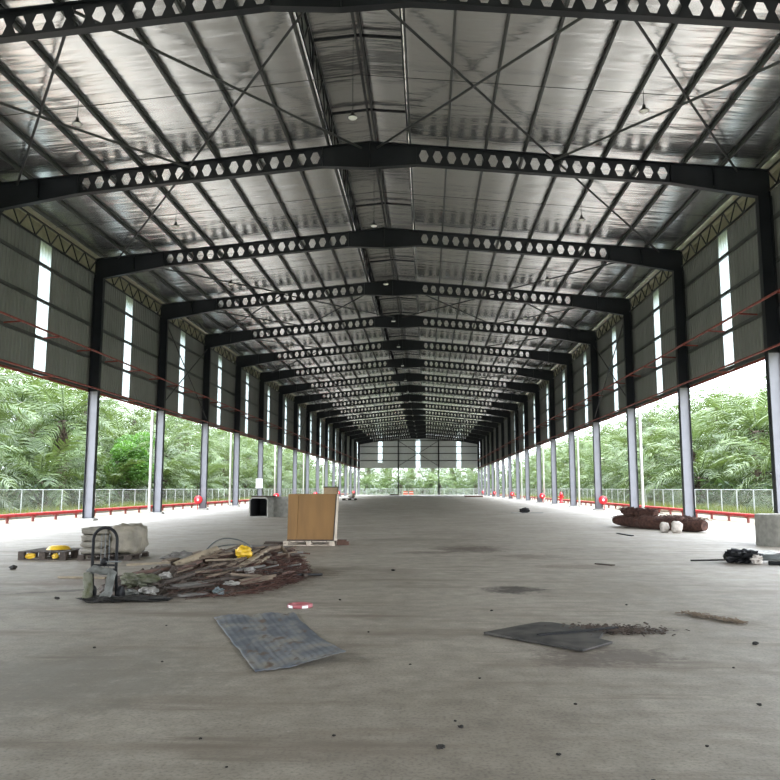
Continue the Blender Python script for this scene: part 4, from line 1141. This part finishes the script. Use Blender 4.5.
# ---------------------------------------------------------------- planting outside
def frond_mesh(seed, L=5.0, pairs=30, droop=1.15, stem=True):
    r = random.Random(seed); b = MB(); n = 12; pts = []; p = Vector((0,0,0)); ang = 0.0
    dirs = []
    for i in range(n+1):
        u = i/n; a = -droop*u**1.4
        d = Vector((math.cos(a), 0.06*math.sin(u*3+seed), math.sin(a))); dirs.append(d.normalized())
        pts.append(p.copy()); p = p + d*(L/n)
    b.tube(pts, [0.055*(1-0.85*i/n) for i in range(n+1)], 4)
    def at(u):
        x = u*n; i = min(int(x), n-1); return pts[i].lerp(pts[i+1], x-i), dirs[i]
    for j in range(pairs):
        u = 0.14+0.85*j/(pairs-1); c, d = at(u)
        ll = 1.30*(0.35+0.65*math.sin(min(1, (u-0.05)*1.35)*math.pi*0.62))*(1.0 if u < .8 else 1-(u-.8)*2.2)
        for s in (-1, 1):
            up = r.uniform(-0.35,0.45)
            side = Vector((0,s,0))
            e = (d*r.uniform(0.45,0.75) + side*1.0 + Vector((0,0,up))).normalized()
            w = 0.052*d
            m1 = c + e*ll*0.5 + Vector((0,0,-0.03*ll)); 
            e2 = (e + Vector((0,0,-0.75-r.random()*0.5))).normalized(); m2 = m1 + e2*ll*0.5
            k = len(b.v)
            b.v += [tuple(c-w*0.6), tuple(c+w*0.6), tuple(m1+w), tuple(m1-w), tuple(m2)]
            b.f += [(k,k+1,k+2,k+3),(k+3,k+2,k+4)]
    me = bpy.data.meshes.new('frond'); me.from_pydata(b.v, [], b.f); me.validate(); me.update(); me.materials.append(M['frond'])
    return me
FR = [frond_mesh(i, 4.6+0.3*(i % 3), 30, 0.9+0.16*i) for i in range(4)]
FRL = [frond_mesh(20+i, 4.8, 18, 0.95+0.2*i) for i in range(3)]
def frond_mats(seed, n):
    r = random.Random(seed); out = []
    for i in range(n):
        q = i/(n-1); el = R(72 - 100*q + r.uniform(-8,8)); az = i*2.39996 + r.uniform(-0.2,0.2)
        out.append((Matrix.Rotation(az,4,'Z') @ Matrix.Rotation(-el,4,'Y') @ Matrix.Rotation(r.uniform(-0.6,0.6),4,'X'), q, r.randrange(4), r.uniform(0.88,1.1)))
    return out
def trunk_mesh(h, name='trunk'):
    b = MB(); n = 14; r = random.Random(int(h*10)); base = 0
    prof = [(0.001,-0.1),(0.42,-0.1)]
    for i in range(n+1):
        u = i/n; prof.append((0.34+0.10*u+0.05*(i % 2)+0.1*max(0,1-u*5), h*u))
    prof.append((0.001,h+0.2)); b.lathe(prof, (0,0,0), 12)
    for i in range(60):
        z = h*(0.35+0.65*i/60); a = i*2.4
        b.bar((0.35*math.cos(a),0.35*math.sin(a),z),(0.75*math.cos(a),0.75*math.sin(a),z+0.30),0.12,0.06)
    me = bpy.data.meshes.new(name); me.from_pydata(b.v, [], b.f); me.validate(); me.update(); me.materials.append(M['trunk'])
    return me
TR = {}
def get_trunk(h):
    key = round(h*2)/2
    if key not in TR: TR[key] = trunk_mesh(key)
    return TR[key], key
def crown_mesh(seed, n=26):
    vs_, fs_ = [], []
    for m4, q, var, sc in frond_mats(seed, n):
        me = FRL[var % 3]; k = len(vs_)
        for v in me.vertices: vs_.append(tuple(m4 @ (v.co*sc)))
        for p in me.polygons: fs_.append(tuple(k+i for i in p.vertices))
    me = bpy.data.meshes.new('crown'); me.from_pydata(vs_, [], fs_); me.validate(); me.update(); me.materials.append(M['frond'])
    return me
CR = [crown_mesh(100+i) for i in range(4)]
def child(name, me, parent, mtx=None, loc=None):
    o = bpy.data.objects.new(name, me); COL.objects.link(o); o.parent = parent
    if mtx is not None: o.matrix_local = mtx
    elif loc: o.location = loc
    return o
def palm(x, y, h, seed, label, group, near):
    t = thing('oil_palm', label, 'palm tree', (x,y,-0.06), group)
    me, hh = get_trunk(h); child('trunk', me, t)
    if near:
        for m4, q, var, sc in frond_mats(seed, 28):
            child('frond', FR[var], t, Matrix.Translation((0,0,hh)) @ m4 @ Matrix.Scale(sc,4))
    else:
        child('crown', CR[seed % 4], t, Matrix.Translation((0,0,hh)) @ Matrix.Rotation(seed*1.3,4,'Z'))
pr = random.Random(11)
for s, side in ((-1,'left'), (1,'right')):
    i = 0; yy = 42.0
    while yy < 205:
        i += 1
        near = yy < 95
        if i % 2: h = pr.uniform(1.6,2.8); x0 = 25.5
        else: h = pr.uniform(5.5,7.2) if side == 'left' else pr.uniform(5.4,6.6); x0 = 27.5
        lab = (f'{"low" if i % 2 else "taller"} oil palm right behind the {side} fence, {ORDW[i]} of its row from the camera')
        palm(s*(x0+pr.uniform(-0.6,0.6)), yy+pr.uniform(-1,1), h, i*3+(0 if s < 0 else 50), lab, f'oil palms right behind the {side} fence', near)
        yy += 6.6
    for row, xb, hb in ((1,31.0,3.6),(2,34.0,10.0),(3,39.5,6.2),(4,46,12.0),(5,53,8.5)):
        yy = 44.0 + row*3
        while yy < 225:
            i += 1
            hh = hb + pr.uniform(-1,1) - ((2.4 if yy < 82 else 0.0) if s > 0 else 0)
            palm(s*(xb+pr.uniform(-1,1)), yy+pr.uniform(-1,1), hh, i*3, f'oil palm among the crowded back rows beyond the {side} fence', f'back rows of oil palms beyond the {side} fence', row < 3 and yy < 85)
            yy += 7.6
for i in range(11):
    palm(-25+i*5+pr.uniform(-1,1), 208+pr.uniform(-1,1), pr.uniform(0.8,1.8) if i % 2 else pr.uniform(2.5,4.0), i*3+7, f'{"low" if i % 2 else "taller"} oil palm nearest the far fence, {ORDW[i+1]} from the left', 'oil palms nearest the far fence', False)
for row in range(5):
    for i in range(12):
        palm(-33+i*6+pr.uniform(-1,1), 214+row*5+pr.uniform(-1.5,1.5), (3.5,6.5,1.6,8.5,4.6)[row]+pr.uniform(-.6,.6), i*5+3, 'oil palm in the back rows beyond the far end opening', 'back rows of oil palms beyond the far end', False)

def leaf_cloud(name, fn, n, size, m, label, cat, kind=None, parent=None, origin=None):
    b = MB(); r = random.Random(n)
    for i in range(n):
        p = Vector(fn(r)); a = Vector((r.gauss(0,1),r.gauss(0,1),r.gauss(0,0.6))).normalized()
        c = a.cross(Vector((r.gauss(0,1),r.gauss(0,1),r.gauss(0,1)))).normalized(); s_ = size*r.uniform(0.6,1.3)
        k = len(b.v)
        b.v += [tuple(p-a*s_), tuple(p+c*s_*0.4+Vector((0,0,s_*0.15))), tuple(p+a*s_), tuple(p-c*s_*0.4+Vector((0,0,s_*0.15)))]
        b.f.append((k,k+1,k+2,k+3))
    o = b.build(name, m, parent, kind=kind, origin=origin)
    if label: tag(o, label, cat)
    return o
# broad-leaved tree behind the left fence
tx, ty = -25.0, 70.0
t = thing('leafy_tree', 'bright green broad-leaved tree among the palms behind the left fence', 'tree', (tx,ty,-0.06))
b = MB(); b.tube([(tx,ty,-0.1),(tx+0.1,ty,1.5),(tx-0.1,ty+0.1,3.0),(tx+0.2,ty,5.0)],[0.22,0.17,0.13,0.06],8); b.build('trunk', M['trunk'], t, True)
for q in range(4):
    a = q*1.7; b = MB(); b.tube([(tx,ty,2.2+0.3*q),(tx+1.2*math.cos(a),ty+1.2*math.sin(a),3.6+0.3*q)],[0.09,0.04],6); b.build('branch', M['trunk'], t)
cl = [(tx+pr.gauss(0,1.0), ty+pr.gauss(0,1.0), pr.uniform(2.2,6.2), pr.uniform(0.8,1.3)) for _ in range(16)]
def lf(r):
    c = r.choice(cl); v = Vector((r.gauss(0,1),r.gauss(0,1),r.gauss(0,1))).normalized()*c[3]*r.uniform(0.75,1.05)
    return (c[0]+v.x, c[1]+v.y, c[2]+v.z*0.8)
leaf_cloud('foliage', lf, 9000, 0.15, M['leaf'], None, None, parent=t)
for s, side in ((-1,'left'), (1,'right')):
    def uf(r, s=s):
        x = s*r.uniform(23.5,46); y = 36+196*r.random()**1.3
        h = 1.2+1.6*(0.5+0.5*noise.noise(Vector((x*0.25,y*0.25,0))))+0.05*(abs(x)-22)
        return (x, y, -0.05+h*r.random()**1.2)
    leaf_cloud('undergrowth', uf, 26000, 0.26, M['under'], f'green undergrowth beneath the palms behind the {side} fence', 'undergrowth', 'stuff')
def uf2(r):
    x = r.uniform(-32,32); y = r.uniform(205,226); return (x, y, -0.05+3.6*r.random()**1.2)
leaf_cloud('undergrowth', uf2, 9000, 0.28, M['under'], 'green undergrowth beyond the far end opening', 'undergrowth', 'stuff')
for s, side in ((-1,'left'), (1,'right')):
    b = MB(); r = random.Random(3+s)
    for i in range(30000):
        y = 30+172*r.random()**1.6; x = s*r.uniform(19.9,24.5)
        dens = 0.5+0.5*noise.noise(Vector((x*0.35,y*0.18,s*5)))
        if r.random() > dens+0.2: continue
        h = r.uniform(0.15,0.75)*(0.4+dens); a = r.uniform(0,6.28); w = 0.025
        k = len(b.v); lx, ly = r.gauss(0,0.15), r.gauss(0,0.15)
        b.v += [(x-w*math.cos(a),y-w*math.sin(a),-0.06),(x+w*math.cos(a),y+w*math.sin(a),-0.06),(x+lx,y+ly,-0.06+h)]
        b.f.append((k,k+1,k+2))
    o = b.build('verge_grass', M['grass'], kind='stuff'); tag(o, f'rough yellow-green grass along the {side} fence', 'grass')
